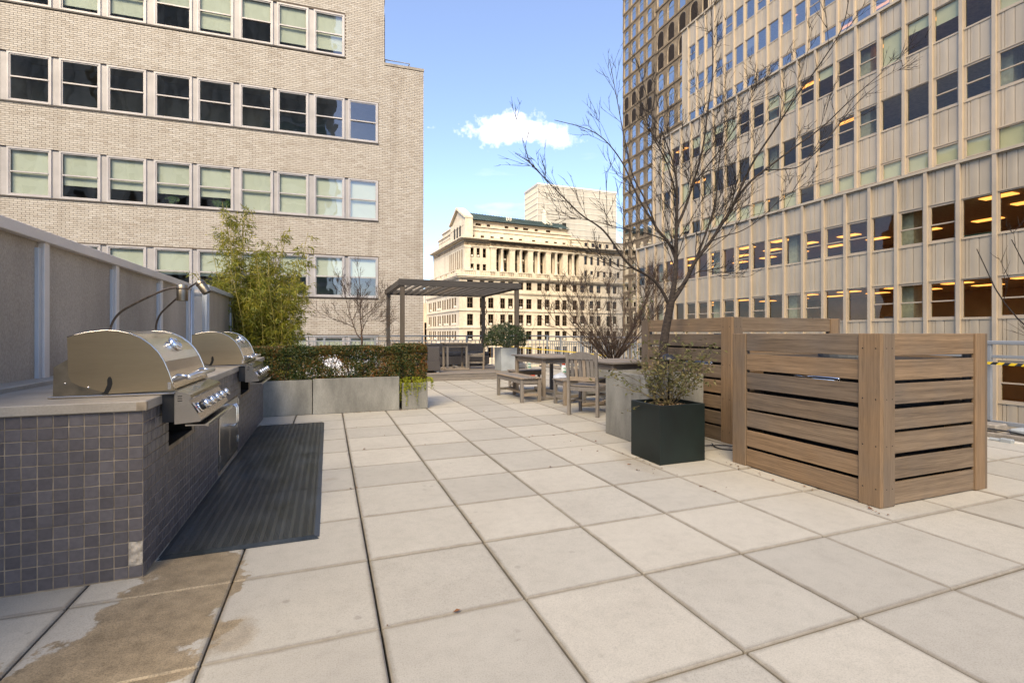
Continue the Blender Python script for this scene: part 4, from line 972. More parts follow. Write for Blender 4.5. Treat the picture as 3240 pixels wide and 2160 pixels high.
# ------------------------------------------------------------------ two built-in grills
M['steel_d'] = basic('dark brownish steel', (0.30,0.26,0.20), 0.38, 1.0, 0.25, 8.0)  # darker than the side plates so their edge stands out against the fire box
def make_grill(y0, wd, label, nm):
    t = thing('built_in_grill', label, 'grill', (0, y0, 0.835), 0, 'built-in grills on the counter')
    def Pz(z): return z-0.835
    hood = [(-1.183,1.130),(-1.15,1.142),(-1.10,1.155),(-1.03,1.164),(-0.98,1.160),(-0.93,1.147),(-0.885,1.124),(-0.845,1.090),(-0.812,1.050),(-0.788,1.005),(-0.768,0.950),(-0.752,0.895),(-0.744,0.862)]
    hood = [(x, Pz(z)) for x, z in hood]
    low = [(-0.73,Pz(.858)),(-1.02,Pz(.850)),(-1.035,Pz(.858)),(-1.135,Pz(.893)),(-1.168,Pz(.915)),(-1.178,Pz(.945))]
    # curved skin
    sk = MB()
    for (a, za), (b_, zb) in zip(hood, hood[1:]): sk.quad((a,0.0,za),(b_,0.0,zb),(b_,wd,zb),(a,wd,za))
    sk.quad((hood[0][0],0.0,hood[0][1]),(hood[0][0],wd,hood[0][1]),(-1.178,wd,Pz(.945)),(-1.178,0.0,Pz(.945)))
    ho = sk.build('hood', M['steel'], t, True, fix=True)
    # side plates with the J-shaped slot
    outl = [(x, z) for x, z in hood] + low
    slot = [(-1.022,Pz(.850)),(-1.010,Pz(.872)),(-1.003,Pz(.90)),(-1.006,Pz(.925)),(-1.012,Pz(.935)),(-1.020,Pz(.932)),(-1.024,Pz(.92)),(-1.024,Pz(.895)),(-1.036,Pz(.862)),(-1.048,Pz(.852))]
    for s_, yy in ((-1, 0.0), (1, wd)):
        sp = MB(); sp.prism(outl, yy-.003 if s_ < 0 else yy-.001, yy+.001 if s_ < 0 else yy+.003, 'y'); so = sp.build('side_plate', M['steel_s'], ho)
        sv = MB(); sv.prism(slot, yy-.0045 if s_ < 0 else yy+.003, yy-.0032 if s_ < 0 else yy+.0045, 'y'); sv.build('slot', M['void'], so)
        sc_ = MB(); sc_.lathe([(0,.004),(.004,.004),(.0055,.001),(.0055,0)], 10); sc_.xf(Matrix.Translation((-1.10, yy-.003 if s_ < 0 else yy+.003, Pz(.885))) @ Matrix.Rotation(R(90*(1 if s_ < 0 else -1)), 4, 'X')); sc_.build('screw', M['chrome'], so, True)
        hg = MB(); hg.bbox(-.772,-.756, yy-.006 if s_ < 0 else yy+.002, yy-.002 if s_ < 0 else yy+.006, Pz(.862), Pz(.897), .001); hg.build('hinge_plate', M['chrome'], so)
        # trim bead along the curved edge
        bd = MB(); bd.tube([(x, yy, z+.001) for x, z in hood], .004, 6); bd.build('edge_bead', M['steel'], ho, True)
    # fire box, back panels and base rail
    fb_ = MB(); fb_.prism([(-1.253,Pz(.842)),(-.738,Pz(.842)),(-.738,Pz(.857)),(-1.02,Pz(.857)),(-1.175,Pz(.915)),(-1.175,Pz(1.035)),(-1.25,Pz(.985))], .035, wd-.035, 'y'); fb_.build('fire_box', M['steel_d'], t)
    br = MB(); br.bbox(-1.258, -.735, -.004, wd+.004, 0.0, .010, .002); br.build('base_rail', M['steel'], t)
    bs = MB(); bs.lathe([(0,.004),(.003,.004),(.0045,.001),(.0045,0)], 8); bs.xf(Matrix.Translation((-1.205,.035,Pz(.905))) @ Matrix.Rotation(R(90), 4, 'X')); bs.build('screw', M['chrome'], t, True)
    # handle
    hd = MB(); hd.tube([(-.70,.09,Pz(.915)),(-.70,wd-.05,Pz(.915))], .0135, 14); hh = hd.build('handle', M['steel_h'], t, True)
    for yy in (.13, wd-.09):
        b_ = MB(); b_.tube([(-.70,yy,Pz(.915)),(-.762,yy,Pz(.925))], .008, 8); b_.build('bracket', M['chrome'], hh, True)
    # thermometer
    nrm = Vector((.80,0,.60)).normalized(); c0 = Vector((-.838, wd*.50, Pz(1.082)))
    th = MB(); th.lathe([(.044,0),(.046,.012),(.043,.022),(.034,.026),(.030,.022)], 24); th.xf(Matrix.Translation(c0) @ nrm.to_track_quat('Z','Y').to_matrix().to_4x4()); to = th.build('thermometer', M['chrome'], t, True)
    dl = MB(); dl.lathe([(0,.0225),(.031,.0225)], 24); dl.xf(Matrix.Translation(c0) @ nrm.to_track_quat('Z','Y').to_matrix().to_4x4()); dl.build('dial', basic('thermometer dial', (.7,.7,.68), .3), to)
    # control panel, sloped, with knobs and drip tray
    pa = [(-.742,Pz(.852)),(-.690,Pz(.838)),(-.672,Pz(.828)),(-.668,Pz(.812)),(-.678,Pz(.800)),(-.622,Pz(.700)),(-.628,Pz(.688)),(-.742,Pz(.680))]
    pn = MB(); pn.prism(pa, -.004, wd+.004, 'y'); po = pn.build('control_panel', M['steel'], t)
    for k in range(3):
        v = MB(); v.box(-.728, -.708, -.0055, -.004, Pz(.822-.012*k), Pz(.826-.012*k)); v.build('vent_slit', M['void'], po)
    ax = Vector((.868,0,.497)).normalized(); rot = ax.to_track_quat('Z','Y').to_matrix().to_4x4()
    for k in range(5):
        yy = wd*(.13+.185*k); c1 = Vector((-.650, yy, Pz(.752)))
        kb = MB(); kb.lathe([(.030,0),(.030,.006),(.024,.008)], 20); kb.xf(Matrix.Translation(c1) @ rot); ko = kb.build('knob', M['chrome'], t, True)
        kb = MB(); kb.lathe([(.0225,.008),(.0235,.010),(.0235,.026),(.0225,.028)], 20); kb.xf(Matrix.Translation(c1) @ rot); kb.build('grip', M['black'], ko, True)
        kb = MB(); kb.lathe([(.0225,.028),(.025,.030),(.0255,.045),(.022,.052),(0,.053)], 20); kb.xf(Matrix.Translation(c1) @ rot); kb.build('cap', M['chrome'], ko, True)
    lb = MB(); e = Vector((.497,0,-.868)); c2 = Vector((-.6515, .022, Pz(.758)))
    lb.quad(*(c2 + ax*.0022 + e*a + Vector((0,b_,0)) for a, b_ in ((-.03,-.012),(.03,-.012),(.03,.012),(-.03,.012)))); lb.build('warning_label', M['ac'], po, fix=False)
    lb = MB(); lb.quad(*(c2 + ax*.003 + e*a + Vector((0,b_,0)) for a, b_ in ((-.008,-.010),(.004,-.010),(.004,.010),(-.008,.010)))); lb.build('warning_print', basic('red print', (.5,.05,.04), .5), po, fix=False)
    bdg = MB(); bdg.bbox(-.7005,-.6995, wd*.28, wd*.46, Pz(.834), Pz(.848), .0002); 
    sd = MB(); sd.box(-.80, -.742, .012, .016, Pz(.690), Pz(.835)); sd.build('shadow_bracket', M['black'], t)  # blackened to stand in for the shadow beside the control panel
    tr = MB(); tr.prism([(-.70,Pz(.672)),(-.612,Pz(.668)),(-.600,Pz(.676)),(-.592,Pz(.672)),(-.596,Pz(.655)),(-.612,Pz(.662)),(-.70,Pz(.664))], .02, wd-.03, 'y'); tr.build('drip_tray', M['steel'], t)
    return t
make_grill(2.97, .735, 'stainless steel barbecue grill, the nearer of two on the tiled counter', 'a')
make_grill(5.27, .755, 'stainless steel barbecue grill further along the tiled counter, beside the hedge', 'b')

# gooseneck lamps
M['lampst'] = basic('weathered bronze lamp metal', (0.19,0.155,0.125), 0.4, 0.8, 0.25, 20)
def gooseneck(pts, head, tilt, label):
    t = thing('gooseneck_lamp', label, 'lamp', tuple(pts[0]), 0, 'gooseneck grill lamps')
    o = Vector(pts[0]); P = [Vector(p)-o for p in pts]
    # smooth the arc
    for _ in range(3):
        Q = [P[0]]
        for a, b_ in zip(P, P[1:]): Q += [a*.75+b_*.25, a*.25+b_*.75]
        P = Q + [P[-1]]
    st = MB(); st.tube(P, .0078, 8); st.build('flexible_arm', M['lampst'], t, True)
    rg = MB()
    for p, q_ in list(zip(P, P[1:]))[:len(P)//3:1]:
        rg.tube([p, p+(q_-p)*.4], .0092, 8)
    rg.build('arm_ribs', M['lampst'], t, True)['kind'] = 'stuff'
    b_ = MB(); b_.lathe([(.03,0),(.03,.012),(.012,.02),(.010,.03)], 14); b_.build('base', M['lampst'], t, True)
    h = Vector(head)-o; ax = Vector(tilt).normalized(); M4 = Matrix.Translation(h) @ ax.to_track_quat('Z','Y').to_matrix().to_4x4()
    hd = MB(); hd.lathe([(.0,.052),(.030,.052),(.034,.046),(.034,-.060),(.031,-.060),(.029,-.040),(0,-.040)], 20); hd.xf(M4); ho = hd.build('lamp_head', M['steel_d'], t, True)
    smooth_angle(ho.data)
    bn = MB(); bn.lathe([(.0345,.018),(.0365,.020),(.0365,.030),(.0345,.032)], 20); bn.xf(M4); bn.build('clamp_band', M['lampst'], ho, True)
    ln = MB(); ln.lathe([(0,-.0385),(.0285,-.0385)], 20); ln.xf(M4); ln.build('lens', basic('lamp lens', (.06,.07,.05), .1), ho)
gooseneck([(-1.45,4.20,.834),(-1.45,4.20,1.10),(-1.40,4.17,1.28),(-1.22,4.09,1.38),(-1.05,4.01,1.46),(-.965,3.975,1.47)], (-.945,3.965,1.435), (0,0,1), 'gooseneck lamp arching over the nearer grill, its steel head pointing down')
gooseneck([(-1.45,5.21,.834),(-1.45,5.21,1.10),(-1.42,5.15,1.30),(-1.25,4.95,1.42),(-1.08,4.72,1.53),(-1.0,4.63,1.565)], (-.955,4.60,1.53), (-.55,.1,.83), 'gooseneck lamp with tilted bronze head, further from the near grill')

# rubber mat on the pavers
M['mat'] = basic('black rubber', (0.015,0.020,0.022), 0.40, var=0.3, scale=2.6, fine=0.25, fscale=60, rvar=0.25, col2=(0.052,0.060,0.064), stretch=(2.2,1,1))
mt = thing('rubber_mat', 'long ribbed black rubber mat on the pavers beside the counter', 'mat')
X0, X1, Y0, Y1 = -0.812, -0.045, 2.94, 6.72
q = MB(); n_ = 0
prof = [(X0,.002),(X0+.028,.012)]
x = X0+.032; i = 0
while x < X1-.035:
    if i % 5 == 4: prof += [(x,.012),(x+.016,.012)]; x += .018
    else: prof += [(x,.0120),(x+.0015,.0150),(x+.0045,.0150),(x+.006,.0120)]; x += .0078
    i += 1
prof += [(X1-.028,.012),(X1,.002)]
ys = [Y0+.02, 3.86, 3.868, 4.98, 4.988, 5.98, 5.988, Y1-.02]
for a, b_ in ((ys[0],ys[1]),(ys[2],ys[3]),(ys[4],ys[5]),(ys[6],ys[7])):
    for (xa, za), (xb, zb) in zip(prof, prof[1:]): q.quad((xa,a,za),(xb,a,zb),(xb,b_,zb),(xa,b_,za))
    q.build('mat_section', M['mat'], mt, fix=False); q = MB()
q = MB(); q.quad((X0,Y0-.01,.002),(X1,Y0-.01,.002),(X1-.028,Y0+.022,.0145),(X0+.028,Y0+.022,.0145)); q.quad((X0,Y1+.01,.002),(X1,Y1+.01,.002),(X1-.028,Y1-.022,.0145),(X0+.028,Y1-.022,.0145)); q.box(X0+.01,X1-.01,Y0,Y1,.001,.006); q.build('mat_border', M['mat'], mt)

# ------------------------------------------------------------------ perforated metal fence
M['perf'] = basic('perforated taupe sheet', (0.54,0.48,0.405), 0.65, 0.1, 0.10, 1.4, 0.28, 160.0, col2=(0.32,0.275,0.225), stretch=(1,1,0.4), trans=0.06)
M['perf2'] = basic('see-through perforated sheet', (0.32,0.35,0.38), 0.6, 0.1, 0.05, 2.0, trans=0.45)
M['fframe'] = basic('silver fence frame', (0.72,0.67,0.62), 0.5, 0.15, 0.06, 2.0, 0.05)
M['fframe2'] = basic('grey blue fence frame', (0.50,0.53,0.56), 0.5, 0.15, 0.05, 2.0)
pf = thing('perforated_fence', 'tall screen fence of perforated taupe panels behind the grills', 'fence')
FX, FZ = -1.75, 1.81
fy = [0.9, 1.95, 2.83, 3.70, 4.58, 5.45]
import itertools
def fence_post(x, y, z1, par, mt_=None, mt2=None):
    q = MB(); q.bbox(x-.03, x+.03, y-.032, y+.032, 0, z1, .003); o = q.build('post', mt_ or M['fframe'], par)
    q = MB(); q.bbox(x-.012, x+.018, y-.075, y-.034, 0, z1-.06, .003); q.build('angle_strip', mt2 or M['fframe2'], par)
def un_y(px, X):      # where a post seen at this column of the picture stands along the fence line
    t = (px-1620)/1538.7; return X*(math.cos(YAW)-t*math.sin(YAW))/(math.sin(YAW)+t*math.cos(YAW))
P1 = [1.0, 1.9] + [un_y(v, FX) for v in (131, 360, 503, 594)]
for y in P1: fence_post(FX, y, FZ-.05, pf)
q = MB(); q.bbox(FX-.045, FX+.045, P1[0]-.05, P1[-1]+.05, FZ-.07, FZ, .004); q.build('top_rail', M['fframe'], pf)
q = MB(); q.bbox(FX-.03, FX+.03, P1[0], P1[-1], .06, .13, .004); q.build('bottom_rail', M['fframe'], pf)
for a, b_ in zip(P1, P1[1:]):
    q = MB(); q.box(FX-.006, FX-.002, a+.03, b_-.03, .12, FZ-.06); q.build('panel', M['perf'], pf)
yg = P1[-1]; FX2 = -1.555
P2 = [yg+.12] + [un_y(v, FX2) for v in (730, 775, 816)]
gt = thing('perforated_gate', 'narrow see-through mesh gate panel between the two fence runs', 'gate')
xa, xb = FX+.06, FX2-.05
xa = FX-.25
q = MB(); q.bbox(FX+.035, FX+.065, yg+.02, yg+.05, 0, FZ-.02, .003); q.bbox(FX2-.05, FX2-.02, yg+.10, yg+.13, 0, FZ-.02, .003); q.bar((FX+.05,yg+.035,FZ-.04),(FX2-.03,yg+.115,FZ-.04),.03,.05); q.bar((FX+.05,yg+.035,.1),(FX2-.03,yg+.115,.1),.03,.05); q.build('frame', M['fframe2'], gt)
q = MB(); q.bar((FX+.06,yg+.035,.9),(FX2-.04,yg+.115,.9),.003,1.6); q.build('mesh_panel', M['perf2'], gt)
q = MB(); q.tube([(FX+.036,yg+.012,.1),(FX+.036,yg+.012,FZ-.06)], .007, 8); q.build('hinge', M['chrome'], gt, True)
f2 = thing('short_perforated_fence', 'short run of perforated grey fence panels beyond the gate by the bamboo', 'fence')
for y in P2: fence_post(FX2, y, FZ-.05, f2, M['fframe2'])
q = MB(); q.bbox(FX2-.04, FX2+.04, P2[0]-.04, P2[-1]+.04, FZ-.06, FZ, .004); q.build('top_rail', M['fframe2'], f2)
q = MB(); q.bbox(FX2-.03, FX2+.03, P2[0], P2[-1], .06, .13, .004); q.build('bottom_rail', M['fframe2'], f2)
for a, b_ in zip(P2, P2[1:]):
    q = MB(); q.box(FX2-.006, FX2-.002, a+.03, b_-.03, .12, FZ-.06); q.build('panel', M['perf'], f2)

# ------------------------------------------------------------------ planters
def planter(name, label, x0, x1, y0, y1, h, mt_, z=0.0, wall=.035, soil=.05, group=None, taper=0.0):
    t = thing(name, label, 'planter', ((x0+x1)/2, (y0+y1)/2, z), 0, group)
    a, b_ = (x1-x0)/2, (y1-y0)/2; tp = taper
    q = MB()
    def ring(k, zz, i): return [(-a*k+i, -b_*k+i, zz), (a*k-i, -b_*k+i, zz), (a*k-i, b_*k-i, zz), (-a*k+i, b_*k-i, zz)]
    rs = [ring(1-tp, 0.0, .004), ring(1-tp, .006, 0), ring(1, h-.004, 0), ring(1, h, .004), ring(1, h, wall), ring(1, h-soil-.05, wall)]
    for r0, r1 in zip(rs, rs[1:]):
        for k in range(4): q.quad(r0[k], r0[(k+1) % 4], r1[(k+1) % 4], r1[k])
    q.poly(rs[0]); q.build('box', mt_, t, fix=False)
    s = MB(); n_ = 8; rr = random.Random(int(x0*100)+7)
    zz = [[h-soil+rr.uniform(-.012,.012) for _ in range(n_+1)] for _ in range(n_+1)]
    for i in range(n_):
        for j in range(n_):
            def P(u, v): return (-a+wall+(2*a-2*wall)*u/n_, -b_+wall+(2*b_-2*wall)*v/n_, zz[u][v])
            s.quad(P(i,j), P(i+1,j), P(i+1,j+1), P(i,j+1))
    s.build('soil', M['soil'], t, True, fix=False)
    return t
planter('concrete_planter', 'long grey concrete planter at the end of the grill counter', -1.02, -0.212, 7.46, 7.98, .49, M['pconc'], group='concrete hedge planters')
planter('concrete_planter', 'long grey concrete planter in the middle of the hedge row', -0.200, 1.0, 7.43, 7.95, .503, M['pconc'], group='concrete hedge planters')
planter('concrete_planter', 'short grey concrete planter with yellow-green trailing sedum', 1.045, 1.43, 7.43, 7.95, .40, M['pconc'], group='concrete hedge planters')
planter('square_concrete_planter', 'tall square concrete planter holding the bare tree', 3.0, 3.69, 4.07, 4.87, .72, M['pconc'])
planter('dark_green_planter', 'dark green cube planter with a sparse rose bush on the pavers', 2.70, 3.19, 3.50, 3.93, .517, M['pgreen'], wall=.022, soil=.045)
planter('pale_planter', 'pale grey square planter with a round evergreen shrub on the deck corner', 4.18, 4.62, 11.84, 12.40, .60, M['pblue'], z=.172, taper=.07)
planter('concrete_planter', 'concrete planter behind the tables holding a bare multi-stemmed shrub', 4.60, 5.75, 7.35, 8.45, .60, M['pconc'])

planter('concrete_planter', 'concrete planter just outside the right edge, holding bare twigs', 5.7, 6.2, 1.55, 2.05, .50, M['pconc'])
# ------------------------------------------------------------------ foliage
def leaf(q, c, n, L, W, rr):
    n = n.normalized(); a = n.orthogonal().normalized(); a.rotate(Quaternion(n, rr.uniform(0, 6.283))); b_ = n.cross(a)
    q.quad(c - a*L*.5, c + b_*W*.5 + n*L*.08, c + a*L*.5, c - b_*W*.5 + n*L*.08)
def rv(rr): 
    return Vector((rr.gauss(0,1), rr.gauss(0,1), rr.gauss(0,1))).normalized()
M['hedge'] = leaf_mat('hedge leaves', ((0.0,(0.012,0.028,0.008)),(0.34,(0.036,0.070,0.014)),(0.52,(0.095,0.105,0.022)),(0.66,(0.19,0.125,0.032)),(0.84,(0.25,0.095,0.025)),(1.0,(0.36,0.12,0.032))), .42)
def hedge(name, label, x0, x1, y0, y1, z0, z1, count, seed, gaps=()):
    rr = random.Random(seed); t = thing(name, label, 'hedge', ((x0+x1)/2, (y0+y1)/2, z0)); o = Vector(((x0+x1)/2, (y0+y1)/2, z0))
    q = MB(); k = 0
    import mathutils
    while k < count:
        f = rr.random(); x = rr.uniform(x0, x1); y = rr.uniform(y0, y1); z = z0 + (z1-z0)*rr.random()
        if f < .55: y = y0 + abs(rr.gauss(0, .035))
        elif f < .75: z = z1 - abs(rr.gauss(0, .03))
        elif f < .85: x = x1 - abs(rr.gauss(0,.03)) if rr.random() < .7 else x0 + abs(rr.gauss(0,.03))
        nz = mathutils.noise.noise(Vector((x*3.1, y*3.1, z*3.1+seed))); n2 = mathutils.noise.noise(Vector((x*9, y*9, z*9)))
        y -= nz*.085; z += nz*.045*(z-z0)/(z1-z0) + n2*.02; x += n2*.03
        if n2 < -.38 or any((x-gx)**2/(gr*gr)+(z-gz)**2/(gh*gh) < 1+n2 for gx, gz, gr, gh in gaps):
            if rr.random() < .88: continue
        ey, ez = max(0, y0+.11-y)/.11, max(0, z-(z1-.11))/.11; er = math.hypot(ey, ez)
        if er > 1: y = y0+.11-.11*ey/er; z = z1-.11+.11*ez/er
        ex = max(0, x-(x1-.09))/.09; er = math.hypot(ex, max(0, z-(z1-.09))/.09)
        if er > 1: x = x1-.09+.09*ex/er; z = z1-.09+.09*(z-z1+.09)/.09/er
        nrm = (rv(rr) + Vector((0,-.5,.5))).normalized()
        if rr.random() < .012: z += rr.uniform(.01,.06); y -= rr.uniform(0,.04)
        leaf(q, Vector((x, y, z))-o, nrm, rr.uniform(.020,.038), rr.uniform(.013,.021), rr); k += 1
    q.build('foliage', M['hedge'], t, fix=False)
    s = MB()
    for _ in range(int((x1-x0)*26)):
        a = Vector((rr.uniform(x0,x1), rr.uniform(y0+.05,y1-.05), z0-.04)); p = [a]
        for j in range(4): p.append(p[-1]+Vector((rr.uniform(-.05,.05), rr.uniform(-.05,.05), (z1-z0)/4.3)))
        s.tube([v-o for v in p], [.006,.005,.004,.003,.002], 4, False)
    s.build('stems', M['twig'], t, True, fix=False)
    return t
hedge('clipped_hedge', 'clipped russet and green hedge above the two long concrete planters', -1.0, 1.02, 7.47, 7.93, .47, .965, 44000, 3, ((0.08,.72,.13,.07),(-.62,.60,.12,.04)))
hedge('clipped_hedge', 'taller rounded hedge end above the short planter', .98, 1.44, 7.50, 8.15, .40, .985, 15000, 5)
# white folded furniture glimpsed through the gap in the hedge
wf = thing('covered_lounger', 'white covered furniture glimpsed through the gap in the hedge', 'furniture cover', (.2, 9.0, 0))
q = MB(); q.bbox(-.7, .6, -.3, .4, .0, .66, .07); q.bbox(-.45, .35, -.15, .3, .62, .80, .06); q.build('cover', basic('white cover', (.75,.76,.80), .6, bump=.3, bscale=8), wf)
# trailing sedum
M['sedum'] = leaf_mat('trailing sedum', ((0,(0.16,0.20,0.012)),(.5,(0.34,0.36,0.02)),(1,(0.50,0.48,0.04))), .5)
sd = thing('trailing_sedum', 'bright yellow-green trailing plant spilling over the short planter', 'plant', (1.24, 7.5, .40)); q = MB(); rr = random.Random(9)
for k in range(60):
    x = rr.uniform(-.26,.24); L_ = abs(rr.gauss(.10,.10))+.03
    if abs(x+.02) < .07: L_ += rr.uniform(.0,.16)
    if x > .17: x = .20; 
    p = Vector((x, rr.uniform(-.02,.05), rr.uniform(.0,.06))); d = Vector((rr.uniform(-.4,.4), -1, .2)).normalized()
    n_ = int(14 + L_*120)
    for j in range(n_):
        s_ = j/n_
        c = p + Vector((d.x*.06*min(1,s_*3)+rr.gauss(0,.008), -.085*min(1,s_*2.5)+rr.gauss(0,.006), .03*math.sin(min(1,s_*2.5)*3.14) - max(0,s_-.25)*L_*1.3))
        if abs(x-.20) < .001: c = p + Vector((.07*min(1,s_*2.5)+rr.gauss(0,.008), rr.gauss(0,.03), .02-max(0,s_-.25)*L_*.8))
        leaf(q, c, rv(rr), rr.uniform(.016,.034), .012, rr)
q.build('foliage', M['sedum'], sd, fix=False)
# round evergreen shrub on the deck corner
M['ever'] = leaf_mat('dark evergreen leaves', ((0,(0.010,0.022,0.006)),(.5,(0.028,0.052,0.014)),(.8,(0.055,0.085,0.02)),(1,(0.14,0.13,0.03))), .38)
ev = thing('evergreen_shrub', 'round dark evergreen shrub in the pale planter on the deck corner', 'shrub', (4.42, 12.12, .72)); q = MB(); rr = random.Random(4); import mathutils
for k in range(9000):
    d = rv(rr); 
    if d.z < -.55: continue
    n1 = mathutils.noise.noise(d*2.2+Vector((3,1,2)))
    r_ = (1+.30*n1)*(1-abs(rr.gauss(0,.14)))
    c = Vector((d.x*.60*r_, d.y*.56*r_, .30+d.z*.40*r_))
    leaf(q, c, (d+rv(rr)*.8), rr.uniform(.03,.055), rr.uniform(.016,.026), rr)
q.build('foliage', M['ever'], ev, fix=False)
s = MB()
for k in range(14):
    d = rv(rr); d.z = abs(d.z)+.3; s.tube([(0,0,-.08),(d.x*.1,d.y*.1,.1),(d.x*.4,d.y*.38,.12+d.z*.34)], [.012,.009,.004], 5, False)
s.build('stems', M['twig'], ev, True, fix=False)

# ------------------------------------------------------------------ bare trees
def spray(q, rr, pts, r0, level, n_side, spread, lens, up=.25, sides=4, thin=1.0):
    """side shoots along a limb, repeated for each level"""
    if level == 0: return
    tot = len(pts)-1
    for k in range(n_side):
        s_ = rr.uniform(.15, 1.0); i = min(int(s_*tot), tot-1); f = s_*tot-i
        p = pts[i].lerp(pts[i+1], f); t = (pts[i+1]-pts[i]).normalized()
        side = t.cross(rv(rr)); 
        if side.length < .05: continue
        side.normalize(); an = rr.uniform(.45, .95)*spread
        d = (t*math.cos(an) + side*math.sin(an) + Vector((0,0,up))).normalized()
        L_ = lens[0]*rr.uniform(.5,1.25)*(1.15-.5*s_); r_ = max(.0031, r0*(1-.6*s_)*.5)
        m_ = 4; P = [p]; 
        for j in range(m_):
            d = (d + rv(rr)*.11 + Vector((0,0,up*.18))).normalized(); P.append(P[-1]+d*L_/m_)
        q.tube(P, [r_*(1-.72*j/m_) for j in range(m_+1)], sides if level > 1 else 3, False)
        spray(q, rr, P, r_, level-1, max(2, int(n_side*thin)), spread, lens[1:] if len(lens) > 1 else lens, up, 3, thin)
def limb(q, pts, r0, r1, sides=8, sub=2):
    P = [Vector(p) for p in pts]
    for _ in range(sub):
        Q = [P[0]]
        for a, b_ in zip(P, P[1:]): Q += [a*.75+b_*.25, a*.25+b_*.75]
        P = Q+[P[-1]]
    n_ = len(P)-1
    q.tube(P, [r0+(r1-r0)*(j/n_)**.75 for j in range(n_+1)], sides, False); return P
FWD = Vector((math.sin(YAW), math.cos(YAW), 0)); RGT = Vector((math.cos(YAW), -math.sin(YAW), 0))
TB = Vector((3.42, 4.42, .66))
bt = thing('bare_tree', 'leafless young tree with spreading limbs rising from the square concrete planter', 'tree', tuple(TB))
def TP_(a, z, dep): return RGT*a + FWD*dep + Vector((0,0,z-TB.z))
# limbs: offset across the view, height above the terrace, offset in depth (metres)
LIMBS = [([(0.013,0.658,0.0),(0.027,0.97,0.0),(0.05,1.16,0.0),(0.082,1.332,0.0),(0.115,1.5,0.0)],0.052,0.04,0,0),([(0.092,1.453,0.0),(0.015,1.599,-0.037),(-0.089,1.724,-0.075),(-0.222,1.798,-0.113),(-0.359,1.852,-0.15),(-0.49,1.99,-0.188),(-0.609,2.162,-0.225),(-0.719,2.266,-0.263),(-0.91,2.367,-0.3),(-1.046,2.489,-0.338),(-1.267,2.695,-0.375),(-1.441,2.877,-0.412),(-1.604,2.961,-0.45)],0.021,0.003,11,0.36),([(0.115,1.491,0.0),(0.151,1.696,0.011),(0.174,1.884,0.022),(0.177,2.12,0.033),(0.19,2.403,0.044),(0.199,2.641,0.056),(0.198,2.832,0.067),(0.173,3.025,0.078),(0.092,3.265,0.089),(0.024,3.459,0.1)],0.034,0.004,18,0.36),([(0.176,1.97,0.03),(0.115,2.165,0.072),(0.005,2.301,0.114),(-0.054,2.429,0.156),(-0.163,2.632,0.198),(-0.249,2.838,0.24),(-0.312,3.046,0.282),(-0.416,3.248,0.324),(-0.566,3.447,0.366),(-0.758,3.579,0.408),(-1.13,3.688,0.45)],0.019,0.003,9,0.34),([(0.12,1.491,0.0),(0.206,1.624,-0.019),(0.283,1.761,-0.037),(0.345,1.92,-0.056),(0.444,2.054,-0.075),(0.514,2.143,-0.094),(0.62,2.321,-0.112),(0.703,2.453,-0.131),(0.762,2.584,-0.15),(0.889,2.759,-0.169),(1.045,2.879,-0.188),(1.206,3.007,-0.206),(1.418,3.165,-0.225),(1.629,3.313,-0.244),(1.838,3.526,-0.263),(2.046,3.716,-0.281),(2.164,3.816,-0.3)],0.027,0.003,16,0.34),([(0.348,1.919,-0.06),(0.49,2.211,0.02),(0.588,2.416,0.1),(0.688,2.675,0.18),(0.732,2.892,0.26),(0.79,3.214,0.34),(0.875,3.544,0.42),(0.935,3.883,0.5)],0.015,0.003,16,0.36),([(0.703,2.444,-0.13),(0.773,2.653,-0.193),(0.846,2.865,-0.257),(0.889,2.975,-0.32),(1.065,3.254,-0.383),(1.243,3.559,-0.447),(1.374,3.747,-0.51),(1.501,3.954,-0.573),(1.582,4.13,-0.637),(1.588,4.373,-0.7)],0.016,0.003,12,0.34),([(0.189,2.332,0.04),(0.299,2.551,0.073),(0.382,2.797,0.105),(0.465,3.021,0.138),(0.55,3.344,0.17),(0.601,3.744,0.203),(0.673,4.099,0.235),(0.676,4.556,0.268),(0.68,5.067,0.3)],0.018,0.003,18,0.34),([(0.176,2.072,0.03),(0.066,2.171,0.008),(-0.126,2.241,-0.013),(-0.317,2.269,-0.035),(-0.53,2.311,-0.057),(-0.786,2.375,-0.078),(-1.018,2.393,-0.1)],0.01,0.0025,11,0.28),([(-0.002,2.281,0.09),(-0.116,2.678,0.192),(-0.236,2.952,0.293),(-0.26,3.234,0.395),(-0.312,3.627,0.497),(-0.357,4.032,0.598),(-0.424,4.555,0.7)],0.012,0.003,7,0.32),([(0.199,2.641,0.055),(0.108,2.847,-0.036),(0.001,3.045,-0.127),(-0.139,3.19,-0.218),(-0.254,3.373,-0.309),(-0.257,3.548,-0.4)],0.011,0.003,10,0.32),([(1.044,2.878,-0.19),(1.303,2.913,-0.112),(1.532,2.963,-0.034),(1.86,3.294,0.044),(2.244,3.754,0.122),(2.54,3.984,0.2)],0.008,0.0025,8,0.3),([(0.515,2.143,-0.09),(0.701,2.219,-0.032),(0.89,2.268,0.026),(1.13,2.413,0.084),(1.398,2.665,0.142),(1.672,2.826,0.2)],0.008,0.0025,9,0.26),([(0.143,1.602,0.0),(0.269,1.733,-0.075),(0.355,1.816,-0.15),(0.46,1.806,-0.225),(0.583,1.709,-0.3)],0.006,0.002,8,0.2),([(-0.359,1.852,-0.15),(-0.485,1.813,-0.167),(-0.623,1.879,-0.183),(-0.739,1.988,-0.2)],0.006,0.002,8,0.24),([(0.372,2.789,0.08),(0.555,3.013,0.184),(0.793,3.293,0.288),(1.012,3.583,0.392),(1.187,3.881,0.496),(1.393,4.292,0.6)],0.01,0.0025,15,0.3)]
